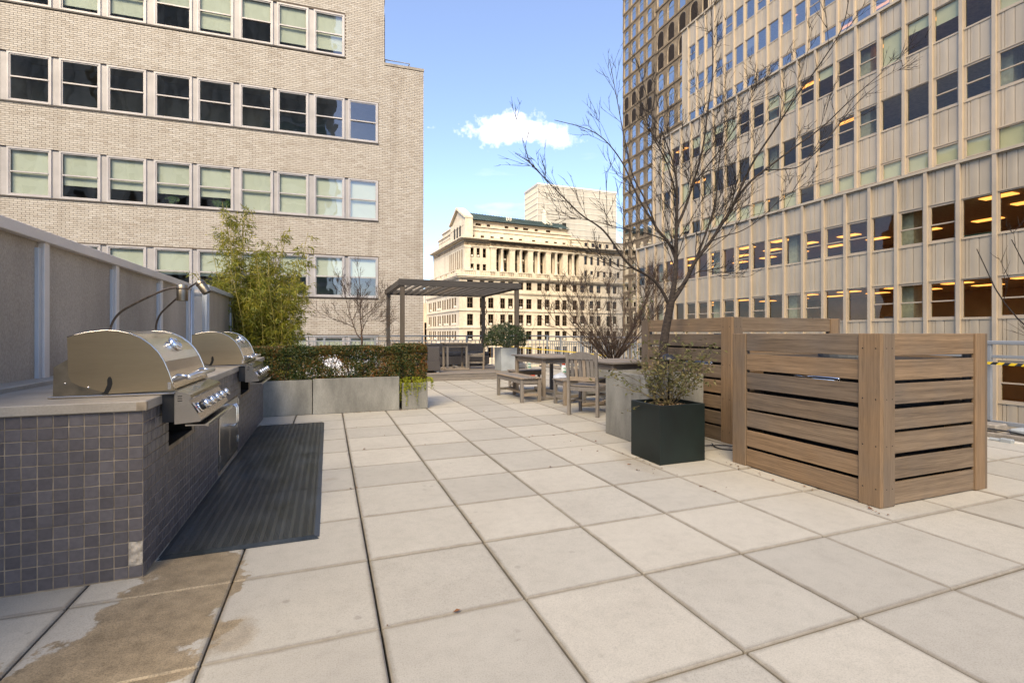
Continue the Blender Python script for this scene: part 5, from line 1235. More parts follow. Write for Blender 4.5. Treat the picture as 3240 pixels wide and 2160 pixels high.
rr = random.Random(21); tr = MB(); br = MB(); tw_ = MB()
limb(tr, [TP_(*p) for p in LIMBS[0][0]], .052, .040, 12)
for pts, r0, r1, ns, ln in LIMBS[1:]:
    P = limb(tr if r0 > .016 else br, [TP_(*p) for p in pts], r0, r1, 8 if r0 > .016 else 6)
    spray(tw_, rr, P, max(r0*.5,.008), 3, int(ns*1.15), .74, [ln*1.95, ln*.95, ln*.34], .16, 4, .36)
tr.build('trunk', M['bark'], bt, True); br.build('branches', M['bark'], bt, True); stuff(tw_.build('twigs', M['twig'], bt, True, fix=False))

def stem_shrub(name, label, base, n_st, h, w_, seed, r0=.016, lens=(.5,.3,.18), ns=6, mt_='twig2', cat='shrub', thin=.7, lean=(0,0)):
    t = thing(name, label, cat, base); rr = random.Random(seed); a = MB(); b_ = MB()
    for k in range(n_st):
        an = 6.283*k/n_st + rr.uniform(-.3,.3); rad = w_*rr.uniform(.45,1.0); hh = h*rr.uniform(.75,1.0)*(1.05-.25*rad/w_)
        dx, dy = math.cos(an)*rad, math.sin(an)*rad
        P = limb(a, [(0,0,-.08),(dx*.10+rr.gauss(0,.03),dy*.10,.1*hh),(dx*.38+rr.gauss(0,.04),dy*.38,.33*hh),(dx*.72+rr.gauss(0,.06),dy*.72,.62*hh),(dx+lean[0]*hh,dy+lean[1]*hh,hh)], r0*rr.uniform(.7,1.1), .003, 6)
        spray(b_, rr, P, r0*.4, 3, ns, .9, list(lens), .28, 3, thin)
    a.build('stems', M[mt_], t, True, fix=False); stuff(b_.build('twigs', M[mt_], t, True, fix=False)); return t
stem_shrub('bare_shrub', 'bare multi-stemmed brown shrub behind the teak tables', (4.92, 7.75, .56), 19, 1.80, 1.45, 33, .019, (.46,.28,.15), 9, lean=(0,-.06))
st_t = thing('small_bare_tree', 'small leafless tree standing behind the hedge against the brick wall', 'tree', (.70, 11.25, 0)); rr = random.Random(12); a_ = MB(); b2 = MB()
def ST(cx, cy, dp): return RGT*((cx-440)*.00279) + FWD*dp + Vector((0, 0, .91+(740-cy)*.00279))
limb(a_, [(0,0,0), ST(440,760,0), ST(442,700,0), ST(436,655,0)], .026, .02, 8)
for pts, r0 in (([(440,700,0),(402,668,0),(370,610,.1),(345,555,.15),(312,480,.2),(285,400,.3),(255,320,.35),(230,230,.4)], .015), ([(438,660,0),(438,600,0),(432,540,-.05),(440,450,-.1),(452,360,-.15),(446,270,-.2),(430,150,-.2)], .016), ([(438,660,0),(462,610,-.1),(500,560,-.25),(555,505,-.4),(620,440,-.5)], .012), ([(370,610,.1),(320,570,-.1),(250,545,-.3),(180,500,-.5),(110,460,-.6)], .009), ([(432,540,0),(470,480,.3),(520,400,.5),(560,300,.7)], .010), ([(345,555,.15),(350,480,.4),(370,400,.6),(360,300,.8)], .009), ([(500,560,-.25),(560,550,-.2),(620,560,-.1)], .006), ([(440,450,-.1),(400,380,-.4),(370,300,-.6)], .007)):
    P = limb(a_, [ST(*p) for p in pts], r0, .003, 6); spray(b2, rr, P, r0*.5, 3, 13, .9, [.42,.22,.11], .3, 3, .4)
a_.build('trunk', M['twig2'], st_t, True, fix=False); stuff(b2.build('twigs', M['twig2'], st_t, True, fix=False))
stem_shrub('bare_shrub', 'thin bare shrub behind the pergola against the sunlit facade', (4.95, 13.4, .1), 6, 2.1, 1.1, 14, .007, (.5,.28,.16), 4, thin=.5)
stem_shrub('bare_shrub', 'bare twigs reaching in from the right edge of the picture', (5.95, 1.80, 0.42), 7, 2.1, 1.15, 41, .012, (.4,.22,.14), 3, 'twig')
# climber on the far posts of the pergola
cl_ = thing('bare_climber', 'bare climbing vine twisted round the far left pergola post', 'vine', (1.72, 15.0, .17)); q = MB(); rr = random.Random(6)
for k in range(5):
    P = []; ph = rr.uniform(0, 6)
    for j in range(26):
        z = j*.085; P.append((math.cos(ph+j*.55)*(.075+.02*k)+rr.gauss(0,.012), math.sin(ph+j*.55)*.08, z))
    q.tube(P, [.007-.0002*j for j in range(26)], 5, False)
for k in range(12):
    a = Vector((0,-.05,rr.uniform(.3,2.0))); P = [a]; d = Vector((rr.uniform(-.6,1), rr.uniform(-.5,.2), rr.uniform(-.2,.9))).normalized()
    for j in range(7): d = (d+rv(rr)*.5).normalized(); P.append(P[-1]+d*.1)
    q.tube(P, .004, 4, False)
q.build('stems', M['twig2'], cl_, True, fix=False)
cl2 = thing('bare_climber', 'bare vine clinging to the far right pergola post', 'vine', (4.69, 15.0, .17)); cl2['label'] = 'bare vine clinging to the far right pergola post'
q = MB()
for k in range(7):
    P = []; ph = rr.uniform(0, 6)
    for j in range(24): P.append((math.cos(ph+j*.5)*(.085+.025*rr.random())+rr.gauss(0,.02), math.sin(ph+j*.5)*.09, j*.088))
    q.tube(P, .008, 5, False)
q.build('stems', M['twig2'], cl2, True, fix=False)

# ------------------------------------------------------------------ bamboo
M['bleaf'] = leaf_mat('bamboo leaves', ((0,(0.06,0.085,0.010)),(.4,(0.18,0.20,0.018)),(.7,(0.34,0.31,0.028)),(1,(0.48,0.40,0.07))), .5, .35)
M['culm'] = basic('yellow bamboo culm', (0.36,0.30,0.07), .45, var=.25, scale=12)
bo = thing('bamboo', 'clump of yellow-green bamboo beyond the short fence', 'bamboo', (-1.0, 9.6, 0)); rr = random.Random(17); q = MB(); s = MB(); thn = MB()
NBAM = 74
for k in range(NBAM):
    bx, by = rr.gauss(-.04,.22), rr.gauss(0,.22); H_ = rr.uniform(1.7,2.75)
    if k < 8: bx, by, H_ = -.5+rr.gauss(0,.12), rr.gauss(0,.15), rr.uniform(3.0,3.5)
    if k in (8,9): bx, H_ = .30, rr.uniform(2.9,3.1)
    lx, ly = rr.gauss(0,.22)+bx*.4, rr.gauss(0,.2)
    if k < 8: lx = rr.gauss(-.05,.22)
    P = [Vector((bx + lx*(j/9)**2, by + ly*(j/9)**2, H_*j/9)) for j in range(10)]
    s.tube(P, [.0105*(1-.75*j/9)+.001 for j in range(10)], 5, False)
    nl = 30 if H_ < 2.9 else 24
    for b_ in range(nl):
        f = rr.uniform(.16 if H_ < 2.9 else .42, 1.0); i = min(int(f*9), 8); p = P[i].lerp(P[i+1], f*9-i)
        an = rr.uniform(0, 6.283); d = Vector((math.cos(an), math.sin(an), rr.uniform(.1,.9))).normalized(); L_ = rr.uniform(.14,.40)*(1.12-f*.5)
        e = p + d*L_ - Vector((0,0,.05)); thn.tube([p, p+d*L_*.6, e], [.0025,.0018,.001], 3, False)
        for m_ in range(rr.randint(9, 15)):
            c = p.lerp(e, rr.uniform(.25,1.05)) + rv(rr)*.035
            a = (d*.5 + rv(rr)*.7 + Vector((.15,0,-.55))).normalized(); wv_ = a.cross(rv(rr)).normalized(); Lf = rr.uniform(.065,.13)
            q.quad(c, c+a*Lf*.4+wv_*.0085, c+a*Lf+Vector((0,0,-.010)), c+a*Lf*.4-wv_*.0085)
q.build('foliage', M['bleaf'], bo, fix=False); s.build('culms', M['culm'], bo, True, fix=False); thn.build('side_shoots', M['culm'], bo, True, fix=False)

# ------------------------------------------------------------------ rose bush in the dark planter
M['rose'] = leaf_mat('tired rose leaves', ((0,(0.045,0.05,0.015)),(.4,(0.10,0.105,0.03)),(.7,(0.19,0.165,0.06)),(1,(0.30,0.20,0.09))), .55)
M['cane'] = basic('rose canes', (0.13,0.10,0.045), .7, var=.4, scale=20)
rb = thing('rose_bush', 'sparse half-leafed rose bush growing in the dark green planter', 'shrub', (2.945, 3.715, .46)); rr = random.Random(51); s = MB(); q = MB()
def canes(p, d, L_, r_, lv):
    P = [p]
    for j in range(5): d = (d + rv(rr)*.22 + Vector((0,0,.03))).normalized(); P.append(P[-1]+d*L_/5)
    s.tube(P, [r_*(1-.13*j) for j in range(6)], 5, False)
    for j in range(1, 6):
        if lv > 0 and rr.random() < (.75 if lv > 1 else .6):
            dd = (d + rv(rr)*.9 + Vector((0,0,.2))).normalized(); canes(P[j], dd, L_*.55, r_*.62, lv-1)
        for m_ in range(2 if lv < 2 else 1):
            if rr.random() < .62:
                c = P[j] + rv(rr)*.028; leaf(q, c, rv(rr)+Vector((0,-.2,.6)), rr.uniform(.022,.05), rr.uniform(.014,.024), rr)
for k in range(13):
    an = rr.uniform(0, 6.283); d = Vector((math.cos(an)*.75, math.sin(an)*.55, rr.uniform(.55,1.25))).normalized(); canes(Vector((rr.gauss(0,.05), rr.gauss(0,.04), -.01)), d, rr.uniform(.26,.50), .0048, 2)
canes(Vector((0,0,.05)), Vector((-.75,.1,.45)).normalized(), .52, .0045, 1); canes(Vector((-.02,0,.05)), Vector((-.85,-.05,.28)).normalized(), .60, .004, 1); canes(Vector((-.02,0,.05)), Vector((-.22,.2,1)).normalized(), .72, .0045, 2)
s.build('canes', M['cane'], rb, True, fix=False); q.build('leaves', M['rose'], rb, fix=False)
lt = thing('path_light', 'black mushroom-shaped garden light standing in the rose planter', 'lamp', (3.03, 3.80, .47))
q = MB(); q.tube([(0,0,-.03),(0,0,.42)], .008, 8); q.build('stake', M['black'], lt, True)
q = MB(); q.lathe([(.008,.41),(.075,.42),(.078,.428),(.068,.452),(.045,.474),(.018,.484),(0,.486)], 20); q.build('cap', M['black'], lt, True)
sp_ = thing('spotlight', 'small black spotlight on the planter soil beside the tree', 'lamp', (3.58, 4.22, .66)); q = MB(); q.lathe([(.02,-.05),(.035,.0),(.04,.09),(.032,.095),(.03,.06),(0,.05)], 14); q.xf(Matrix.Translation((0,0,.08)) @ Matrix.Rotation(R(-35), 4, 'X')); q.build('head', M['black'], sp_, True); q = MB(); q.tube([(0,0,-.05),(0,0,.06)], .007, 6); q.build('stake', M['black'], sp_, True)

# ------------------------------------------------------------------ slatted hardwood enclosures
def enclosure(label, x0, x1, y0, y1, h, nboards, pw=.145, seed=1, contents=True):
    t = thing('slatted_enclosure', label, 'enclosure', ((x0+x1)/2, (y0+y1)/2, 0)); o = Vector(((x0+x1)/2, (y0+y1)/2, 0)); rr = random.Random(seed)
    A, B = (x1-x0)/2, (y1-y0)/2
    # corner posts: two boards each
    for sx in (-1, 1):
        for sy in (-1, 1):
            hx = h + rr.uniform(-.002,.004)
            q = MB(); ya, yb = (sy*B, sy*(B-pw)); q.bbox(min(sx*A, sx*(A-.03)), max(sx*A, sx*(A-.03)), min(ya, yb), max(ya, yb), 0, hx, .004); q.build('post_board', WZ, t)
            q = MB(); xa, xb = sx*(A-.0305), sx*(A-pw); q.bbox(min(xa, xb), max(xa, xb), min(sy*B, sy*(B-.03))+.001*sy, max(sy*B, sy*(B-.03))+.001*sy, 0, hx-.001, .004); q.build('post_board', WZ, t)
            q = MB(); q.box(min(sx*(A-.032), sx*(A-.10)), max(sx*(A-.032), sx*(A-.10)), min(sy*(B-.033), sy*(B-.10)), max(sy*(B-.033), sy*(B-.10)), 0, h-.03); q.build('inner_post', PZ, t)
    pit = h/nboards; gap = .027
    for k in range(nboards):
        za, zb = k*pit + (.006 if k == 0 else gap/2), (k+1)*pit - (gap/2 if k < nboards-1 else .002)
        for s_ in (-1, 1):
            dz = rr.uniform(-.004,.004) if 0 < k < nboards-1 else 0; tl_ = rr.uniform(-.006,.006) if 0 < k < nboards-1 else 0
            q = MB(); q.bbox(min(s_*(A-.012), s_*(A-.036)), max(s_*(A-.012), s_*(A-.036)), -B+pw+.001, B-pw-.001, za+dz, zb+dz, .003); ob_ = q.build('board', WY, t)
            ob_.rotation_euler = (tl_*.4, 0, 0)
            q = MB(); q.bbox(-A+pw+.001, A-pw-.001, min(s_*(B-.012), s_*(B-.036)), max(s_*(B-.012), s_*(B-.036)), za+dz, zb+dz, .003); ob_ = q.build('board', WX, t)
            ob_.rotation_euler = (0, tl_*.4, 0)
    # screws in the post boards facing the camera
    q = MB()
    for z in (.12, h*.35, h*.62, h-.10):
        for yy in (-B+.03, -B+pw-.03): q.lathe([(0,.002),(.004,.0015),(.005,0)], 6); q.xf(Matrix.Translation((-A,yy,z)) @ Matrix.Rotation(R(-90), 4, 'Y'), len(q.v)-18)
        for xx in (-A+.06, -A+pw-.03): q.lathe([(0,.002),(.004,.0015),(.005,0)], 6); q.xf(Matrix.Translation((xx,-B,z)) @ Matrix.Rotation(R(90), 4, 'X'), len(q.v)-18)
    q.build('screws', M['void'], t)['kind'] = 'stuff'
    return t
enclosure('low slatted hardwood enclosure nearest the camera, on the pavers at right', 3.385, 4.575, 2.125, 3.375, 1.15, 7, seed=4)
enclosure('taller slatted hardwood enclosure standing behind the near one', 3.90, 5.51, 3.895, 5.445, 1.32, 8, .15, seed=9)
def unit(label, x0, x1, y0, y1, h):
    t = thing('air_handler', label, 'machine', ((x0+x1)/2, (y0+y1)/2, 0)); A, B = (x1-x0)/2, (y1-y0)/2
    q = MB(); q.bbox(-A, A, -B, B, .08, h, .01); q.build('casing', M['black'], t)  # black casing puts the dark of the enclosure's inside into colour
    q = MB(); q.lathe([(.20,h),(.22,h+.05),(.19,h+.05)], 20); q.build('fan_ring', M['rail'], t)
    q = MB(); q.tube([(-A-.04, -B*.6, .80),(-A-.04, B*.2, .80)], .03, 10); q.build('foil_pipe', M['chrome'], t, True)
    q = MB(); q.bbox(-A, -A+.1, -B, B, 0, .08, .004); q.bbox(A-.1, A, -B, B, 0, .08, .004); q.build('foot_rail', M['rail'], t)
unit('air handling unit blackened to give the near slatted enclosure a dark inside', 3.55, 4.40, 2.30, 3.20, .96)
unit('air handling unit blackened to give the taller slatted enclosure a dark inside', 4.10, 5.30, 4.10, 5.25, 1.10)

# ------------------------------------------------------------------ teak furniture
def mesh_part(t, nm, q, mt_, smooth=False): return q.build(nm, mt_, t, smooth)
def make_bench(label, cx, cy, rz, w_, d_, h=.41, nslat=6):
    """backless bench: slats run along local x"""
    t = thing('teak_bench', label, 'bench', (cx, cy, 0), rz, 'teak benches round the tables'); A, B = w_/2, d_/2
    sw = d_/nslat
    for k in range(nslat):
        q = MB(); q.bbox(-A, A, -B+k*sw+.004, -B+(k+1)*sw-.004, h-.022, h, .004); mesh_part(t, 'seat_slat', q, TX)
    for sx in (-1, 1):
        for sy in (-1, 1):
            q = MB(); q.bbox(sx*(A-.045)-.026, sx*(A-.045)+.026, sy*(B-.04)-.026, sy*(B-.04)+.026, 0, h-.023, .004); mesh_part(t, 'leg', q, TZ)
        q = MB(); q.bbox(sx*(A-.045)-.012, sx*(A-.045)+.012, -B+.067, B-.067, h-.10, h-.024, .003); mesh_part(t, 'apron', q, TY)
        q = MB(); q.bbox(sx*(A-.045)-.014, sx*(A-.045)+.014, -B+.067, B-.067, .10, .145, .003); mesh_part(t, 'stretcher', q, TY)
    for sy in (-1, 1):
        q = MB(); q.bbox(-A+.072, A-.072, sy*(B-.04)-.012, sy*(B-.04)+.012, h-.10, h-.024, .003); mesh_part(t, 'apron', q, TX)
    q = MB(); q.bbox(-A+.06, A-.06, -.015, .015, .105, .14, .003); mesh_part(t, 'stretcher', q, TX)
    return t
make_bench('backless teak bench drawn out on the left of the near dining table', 3.15, 8.03, R(92), 1.16, .40)
make_bench('backless teak bench at the near end of the dining table, behind the chair', 3.93, 7.12, R(4), .92, .38)
make_bench('backless teak bench at the far end of the dining table', 3.79, 9.17, R(-4), .72, .36)
def make_table(label, cx, cy, rz, w_, d_, h=.74, along='x', group='teak dining tables', leg=.06, feet=True):
    t = thing('teak_table', label, 'table', (cx, cy, 0), rz, group); A, B = w_/2, d_/2; n_ = max(4, int(round(w_/.105))); sw = w_/n_
    for k in range(n_):
        q = MB(); q.bbox(-A+k*sw+.002, -A+(k+1)*sw-.002, -B+.06, B-.06, h-.026, h, .003); mesh_part(t, 'top_slat', q, TY)
    for s_ in (-1, 1):
        q = MB(); q.bbox(-A, A, min(s_*B, s_*(B-.058)), max(s_*B, s_*(B-.058)), h-.028, h+.0005, .004); mesh_part(t, 'top_edge', q, TX)
        q = MB(); q.bbox(-A+.10, A-.10, s_*(B-.09)-.012, s_*(B-.09)+.012, h-.12, h-.03, .003); mesh_part(t, 'apron', q, TX)
        q = MB(); q.bbox(s_*(A-.08)-.012, s_*(A-.08)+.012, -B+.13, B-.13, h-.12, h-.03, .003); mesh_part(t, 'apron', q, TY)
        for s2 in (-1, 1):
            q = MB(); q.bbox(s_*(A-.08)-leg/2, s_*(A-.08)+leg/2, s2*(B-.09)-leg/2, s2*(B-.09)+leg/2, .055 if feet else 0, h-.029, .005); mesh_part(t, 'leg', q, TZ)
        if feet:
            q = MB(); q.bbox(-A+.0, A-.0, s_*(B-.09)-.035, s_*(B-.09)+.035, 0, .054, .01); mesh_part(t, 'foot_bar', q, TX)
    q = MB(); q.bbox(-.03, .03, -B+.126, B-.126, .06, .11, .004); mesh_part(t, 'stretcher', q, TY)
    return t
make_table('greyed teak dining table between the benches', 3.84, 8.26, R(3), .92, 1.30)
make_table('greyed teak table beside the square concrete planter, behind the chair', 4.14, 6.38, R(2), .86, 1.0)
def make_chair(label, cx, cy, rz, base=0.0):
    """faces local +y; origin at the middle of the footprint"""
    t = thing('teak_chair', label, 'chair', (cx, cy, base), rz, 'teak dining chairs'); A = .213
    for s_ in (-1, 1):
        q = MB(); q.bar((s_*A,-.20,0),(s_*A,-.205,.44),.042,.046,(0,1,0),.004); q.bar((s_*A,-.205,.435),(s_*A,-.265,.885),.042,.042,(0,1,0),.004); mesh_part(t, 'leg', q, TZ)
        q = MB(); q.bbox(s_*A-.021, s_*A+.021, .18, .222, 0, .40, .004); mesh_part(t, 'leg', q, TZ)
        q = MB(); q.bbox(s_*A-.012, s_*A+.012, -.178, .179, .345, .40, .003); mesh_part(t, 'apron', q, TY)
        q = MB(); q.bbox(s_*A-.011, s_*A+.011, -.178, .179, .17, .205, .003); mesh_part(t, 'stretcher', q, TY)
    q = MB(); q.bbox(-A+.022, A-.022, .19, .212, .345, .40, .003); mesh_part(t, 'apron', q, TX)
    q = MB(); q.bbox(-A+.022, A-.022, -.212, -.19, .345, .40, .003); mesh_part(t, 'apron', q, TX)
    q = MB(); q.bbox(-A+.012, A-.012, -.012, .012, .175, .20, .003); mesh_part(t, 'stretcher', q, TX)
    for k in range(6):
        ya = -.185+k*.073; q = MB(); zz = .418 + (.008 if k in (0,5) else (-.002 if k in (2,3) else .002)); w2 = .235 if k == 5 else .21-.02*(k == 0)
        q.bbox(-w2-.01, w2+.01, ya, ya+.068, zz-.02, zz, .004); mesh_part(t, 'seat_slat', q, TX)
    def yb(z): return -.205-.06*(z-.435)/.45
    q = MB(); n_ = 10; pts_t = [(-A+.021+(2*A-.042)*k/n_, .85+.045*math.sin(math.pi*k/n_)) for k in range(n_+1)]
    poly = [(-A+.021,.79)] + [(A-.021,.79)] + [(x, z) for x, z in reversed(pts_t)]
    q.prism(poly, -.012, .012, 'y'); q.xf(Matrix.Translation((0,yb(.84),0)) ); mesh_part(t, 'top_rail', q, TX)
    q = MB(); q.bbox(-A+.021, A-.021, yb(.52)-.011, yb(.52)+.011, .485, .545, .003); mesh_part(t, 'lower_rail', q, TX)
    for k in range(6):
        x = -.148+k*.0592; q = MB(); q.bar((x,yb(.545),.545),(x,yb(.80)-.0,.80),.044,.012,(0,1,0),.002); mesh_part(t, 'back_slat', q, TZ)
    return t
make_chair('greyed teak slat-back chair with its back to the camera, beside the concrete planter', 3.475, 6.10, -R(52))
make_chair('teak slat-back chair on the raised deck beside the bush', 3.83, 12.9, R(72), .172)
make_table('small square teak table on the raised deck under the pergola', 3.20, 12.80, R(1), .68, .62, .73, group='deck tables', leg=.05).location.z = .172
dk = thing('low_crate', 'low dark crate on the floor behind the teak chair', 'crate', (5.50, 10.05, 0))
for k in range(3): q = MB(); q.bbox(-.2,.2,-.18,.18,.005+k*.1,.095+k*.1,.006); q.build('slat', PX, dk)

# ------------------------------------------------------------------ raised deck and pergola
dkx0, dkx1, dky0, dky1 = 1.45, 4.72, 11.60, 15.45
dt = thing('raised_deck', 'low raised timber deck under the pergola', 'deck', ((dkx0+dkx1)/2, dky0, 0)); ox = (dkx0+dkx1)/2
for k in range(2):
    q = MB(); q.bbox(dkx0-ox, dkx1-ox, 0, .03, .004+k*.076, .076+k*.076, .004); q.build('fascia_board', TX, dt)
q = MB(); q.bbox(dkx1-ox-.028, dkx1-ox+.002, .031, dky1-dky0, .004, .148, .004); q.build('side_board', TY, dt)
y = .0
while y < dky1-dky0-.1:
    q = MB(); q.bbox(dkx0-ox, dkx1-ox+.01, y-.012, y+.122, .15, .171, .003); q.build('deck_board', TX, dt); y += .14
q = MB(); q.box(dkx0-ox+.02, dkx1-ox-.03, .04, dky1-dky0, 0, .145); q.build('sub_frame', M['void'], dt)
pg = thing('pergola', 'weathered grey timber pergola over the seating on the deck', 'pergola', (3.2, 13.56, .17)); o = Vector((3.2, 13.56, .17))
X0, X1, Y0, Y1 = 1.70, 4.70, 12.07, 15.05
for x in (X0, X1):
    for y in (Y0, Y1): q = MB(); q.bbox(x-.052-o.x, x+.052-o.x, y-.052-o.y, y+.052-o.y, 0.003, 2.32-o.z, .005); q.build('post', PZ, pg)
for y in (Y0-.06, Y1+.06): q = MB(); q.bbox(X0-.10-o.x, X1+.10-o.x, y-.022-o.y, y+.022-o.y, 2.32-o.z, 2.475-o.z, .005); q.build('beam', PX, pg)
for x in (X0-.06, X1+.06): q = MB(); q.bbox(x-.022-o.x, x+.022-o.x, Y0-.036-o.y, Y1+.036-o.y, 2.322-o.z, 2.472-o.z, .005); q.build('beam', PY, pg)
for k in range(15):
    x = X0+.06+k*(X1-X0-.12)/14; q = MB(); q.bar((x-o.x, Y0-.036-o.y, 2.385-o.z),(x-o.x, Y1+.036-o.y, 2.385-o.z),.018,.125,(.55,0,.83),.003); q.build('louver_slat', PY, pg)
# wicker seating
M['wick'] = None
def wick():
    m, nt, N, L, b = nodes('brown grey wicker'); g = NB(nt); P = g.world()
    wv = N.new('ShaderNodeTexChecker'); L.new(g.mapping(P, (1,1,1.4)), wv.inputs['Vector']); wv.inputs['Scale'].default_value = 46; wv.inputs['Color1'].default_value = (.115,.10,.092,1); wv.inputs['Color2'].default_value = (.04,.035,.033,1)
    L.new(wv.outputs['Color'], b.inputs['Base Color']); b.inputs['Roughness'].default_value = .5
    L.new(g.bump(wv.outputs['Fac'], .6, .004), b.inputs['Normal']); return m
M['wick'] = wick(); M['cush'] = basic('charcoal cushion', (.045,.047,.055), .9, var=.2)
def sofa(label, x0, x1, y0, y1, back, arm):
    t = thing('wicker_sofa', label, 'sofa', ((x0+x1)/2, (y0+y1)/2, .172), 0, 'wicker seats on the deck'); A, B = (x1-x0)/2, (y1-y0)/2
    q = MB(); q.bbox(-A, A, -B, B, .05, .30, .01); q.build('base', M['wick'], t)
    for sx in (-1, 1):
        for sy in (-1, 1): q = MB(); q.bbox(sx*(A-.06)-.03, sx*(A-.06)+.03, sy*(B-.06)-.03, sy*(B-.06)+.03, 0, .05, .003); q.build('foot', M['rail'], t)
    if 'n' in back: q = MB(); q.bbox(-A, A, B-.14, B, .30, .66, .02); q.build('backrest', M['wick'], t)
    if 'w' in back: q = MB(); q.bbox(-A, -A+.14, -B, B-.001, .30, .655, .02); q.build('backrest', M['wick'], t)
    if arm: q = MB(); q.bbox(-A+.002, -A+arm, -B, -B+.14, .28, .64, .02); q.build('armrest', M['wick'], t)
    n_ = max(1, int((x1-x0)/.75))
    for k in range(n_):
        wv_ = (2*A-.16)/n_; q = MB(); q.bbox(-A+.14+k*wv_, -A+.14+(k+1)*wv_-.01 if k < n_-1 else A-.01, -B+.02+(.14 if arm else 0), B-.15, .30, .42, .03); q.build('cushion', M['cush'], t)
    return t
sofa('dark wicker armchair whose woven side faces the camera at the deck edge', 2.18, 2.62, 11.97, 12.8, 'w', .43)
sofa('long dark wicker sofa at the back of the deck under the pergola', 2.15, 4.60, 14.10, 14.85, 'n', 0)

# ------------------------------------------------------------------ railing round the terrace
rg = thing('terrace_railing', 'grey metal railing along the back edge of the terrace', 'railing', (2.0, 15.42, 0)); RH = 1.065; ox, oy = 2.0, 15.42
q = MB(); q.tube([(-6.0-ox,0,RH),(7.18-ox,0,RH)], .024, 10); q.build('top_rail', M['rail'], rg, True)
q = MB(); q.bbox(-6-ox, 7.18-ox, -.015, .015, RH-.16, RH-.13, .003); q.build('mid_rail', M['rail'], rg)
q = MB(); q.bbox(-6-ox, 7.18-ox, -.015, .015, .09, .12, .003); q.build('bottom_rail', M['rail'], rg)
bm_ = MB(); bm_.box(-.011,.011,-.011,.011,.12,RH-.131); bme = bm_.mesh('baluster', M['rail']); pm_ = MB(); pm_.bbox(-.03,.03,-.02,.02,-.03,RH-.02,.003); pme = pm_.mesh('post', M['rail'])
x = -5.9; k = 0
while x < 7.15:
    if k % 10 == 0: obj('post', pme, rg, (x-ox, 0, 0))
    else: obj('baluster', bme, rg, (x-ox, 0, 0))
    x += .145; k += 1
rs = thing('terrace_railing', 'grey metal railing along the right edge of the terrace', 'railing', (7.22, 8.0, 0)); oy = 8.0
q = MB(); q.bbox(-.03, .03, -4-oy, 15.44-oy, RH-.045, RH, .008); q.build('top_rail', M['rail'], rs)
q = MB(); q.bbox(-.015, .015, -4-oy, 15.44-oy, RH-.20, RH-.165, .003); q.build('mid_rail', M['rail'], rs)
q = MB(); q.bbox(-.02, .02, -4-oy, 15.44-oy, .10, .145, .003); q.build('bottom_rail', M['rail'], rs)
bm2 = MB(); bm2.box(-.011,.011,-.011,.011,.145,RH-.20); bme2 = bm2.mesh('baluster', M['rail']); pm2 = MB(); pm2.bbox(-.02,.02,-.045,.045,.0,RH-.04,.004); pme2 = pm2.mesh('post', M['rail'])
y = 3.36; k = 0
for j in range(-5, 80):
    y = 3.36+j*.155
    if y > 15.3: break
    if j % 9 == 0: obj('post', pme2, rs, (0, y-oy, 0))
    elif y > 5.4: obj('baluster', bme2, rs, (0, y-oy, 0))
q = MB(); q.bbox(-.012,.012,-.028,.028,.1,RH-.19,.003); q.build('baluster', M['rail'], rs, loc=(0, 2.95-oy, 0))
# kerb, trough and blocks beside the right railing
M['kerb'] = basic('old concrete kerb', (.36,.32,.27), .9, var=.2, scale=4, fine=.2, fscale=60)
q = MB(); q.bbox(6.92, 7.36, -4, 15.6, -.30, .045, .01); struct(q.build('kerb', M['kerb']))
q = MB(); q.quad((6.55,-4,-.03),(6.93,-4,-.03),(6.93,15.5,-.03),(6.55,15.5,-.03)); struct(q.build('gutter', M['void']))
for nm, lab, x, y, sx, sy, h in (('footing_block', 'rough concrete block at the foot of the right railing post', 7.06, 3.30, .11, .15, .085), ('footing_block', 'pale flat slab lying by the right railing, nearest the frame edge', 7.12, 2.86, .13, .20, .06)):
    q = MB(); q.bbox(-sx,sx,-sy,sy,0,h,.012); tag(q.build(nm, M['kerb'] if h > .07 else M['pblue'], None, loc=(x,y,.046)), lab, 'block')
def cable(label, pts, r_, mt_=None, cat='cable', nm='cable'):
    P = [Vector(p) for p in pts]
    for _ in range(2):
        Q = [P[0]]
        for a, b_ in zip(P, P[1:]): Q += [a*.75+b_*.25, a*.25+b_*.75]
        P = Q+[P[-1]]
    q = MB(); q.tube(P, r_, 6); return tag(q.build(nm, mt_ or M['black'], None, True), label, cat)
cable('black cable crossing the gutter beside the right railing', [(6.55,2.3,.01),(6.7,2.6,.05),(6.85,2.75,.04),(7.0,2.95,.07),(6.9,3.3,.09),(6.7,3.6,.03),(6.6,3.9,.0)], .009)
cable('grey coil of cable on the kerb at the right edge', [(7.0+.10*math.cos(a*.8), 2.52+.10*math.sin(a*.8), .06+.003*a) for a in range(30)], .007, M['rail'])
cable('white pipe lying in the gutter beside the right railing', [(6.72,2.2,.0),(6.74,3.0,.0),(6.73,4.6,.0)], .016, M['ac'], 'pipe', 'pipe')
q = MB(); q.bbox(-.03,.03,-.05,.05,0,.06,.008); q.tube([(0,.05,.03),(0,.14,.03)],.02,8); tag(q.build('valve', M['pblue'], None, loc=(6.70,2.95,-.02)), 'small grey valve on the pipe in the gutter', 'valve')
cable('black looped cable on the pavers between the planter and the enclosures', [(3.72,3.98,.012),(3.60,3.80,.012),(3.70,3.66,.012),(3.86,3.70,.012),(3.80,3.86,.014),(3.55,3.93,.012)], .006)
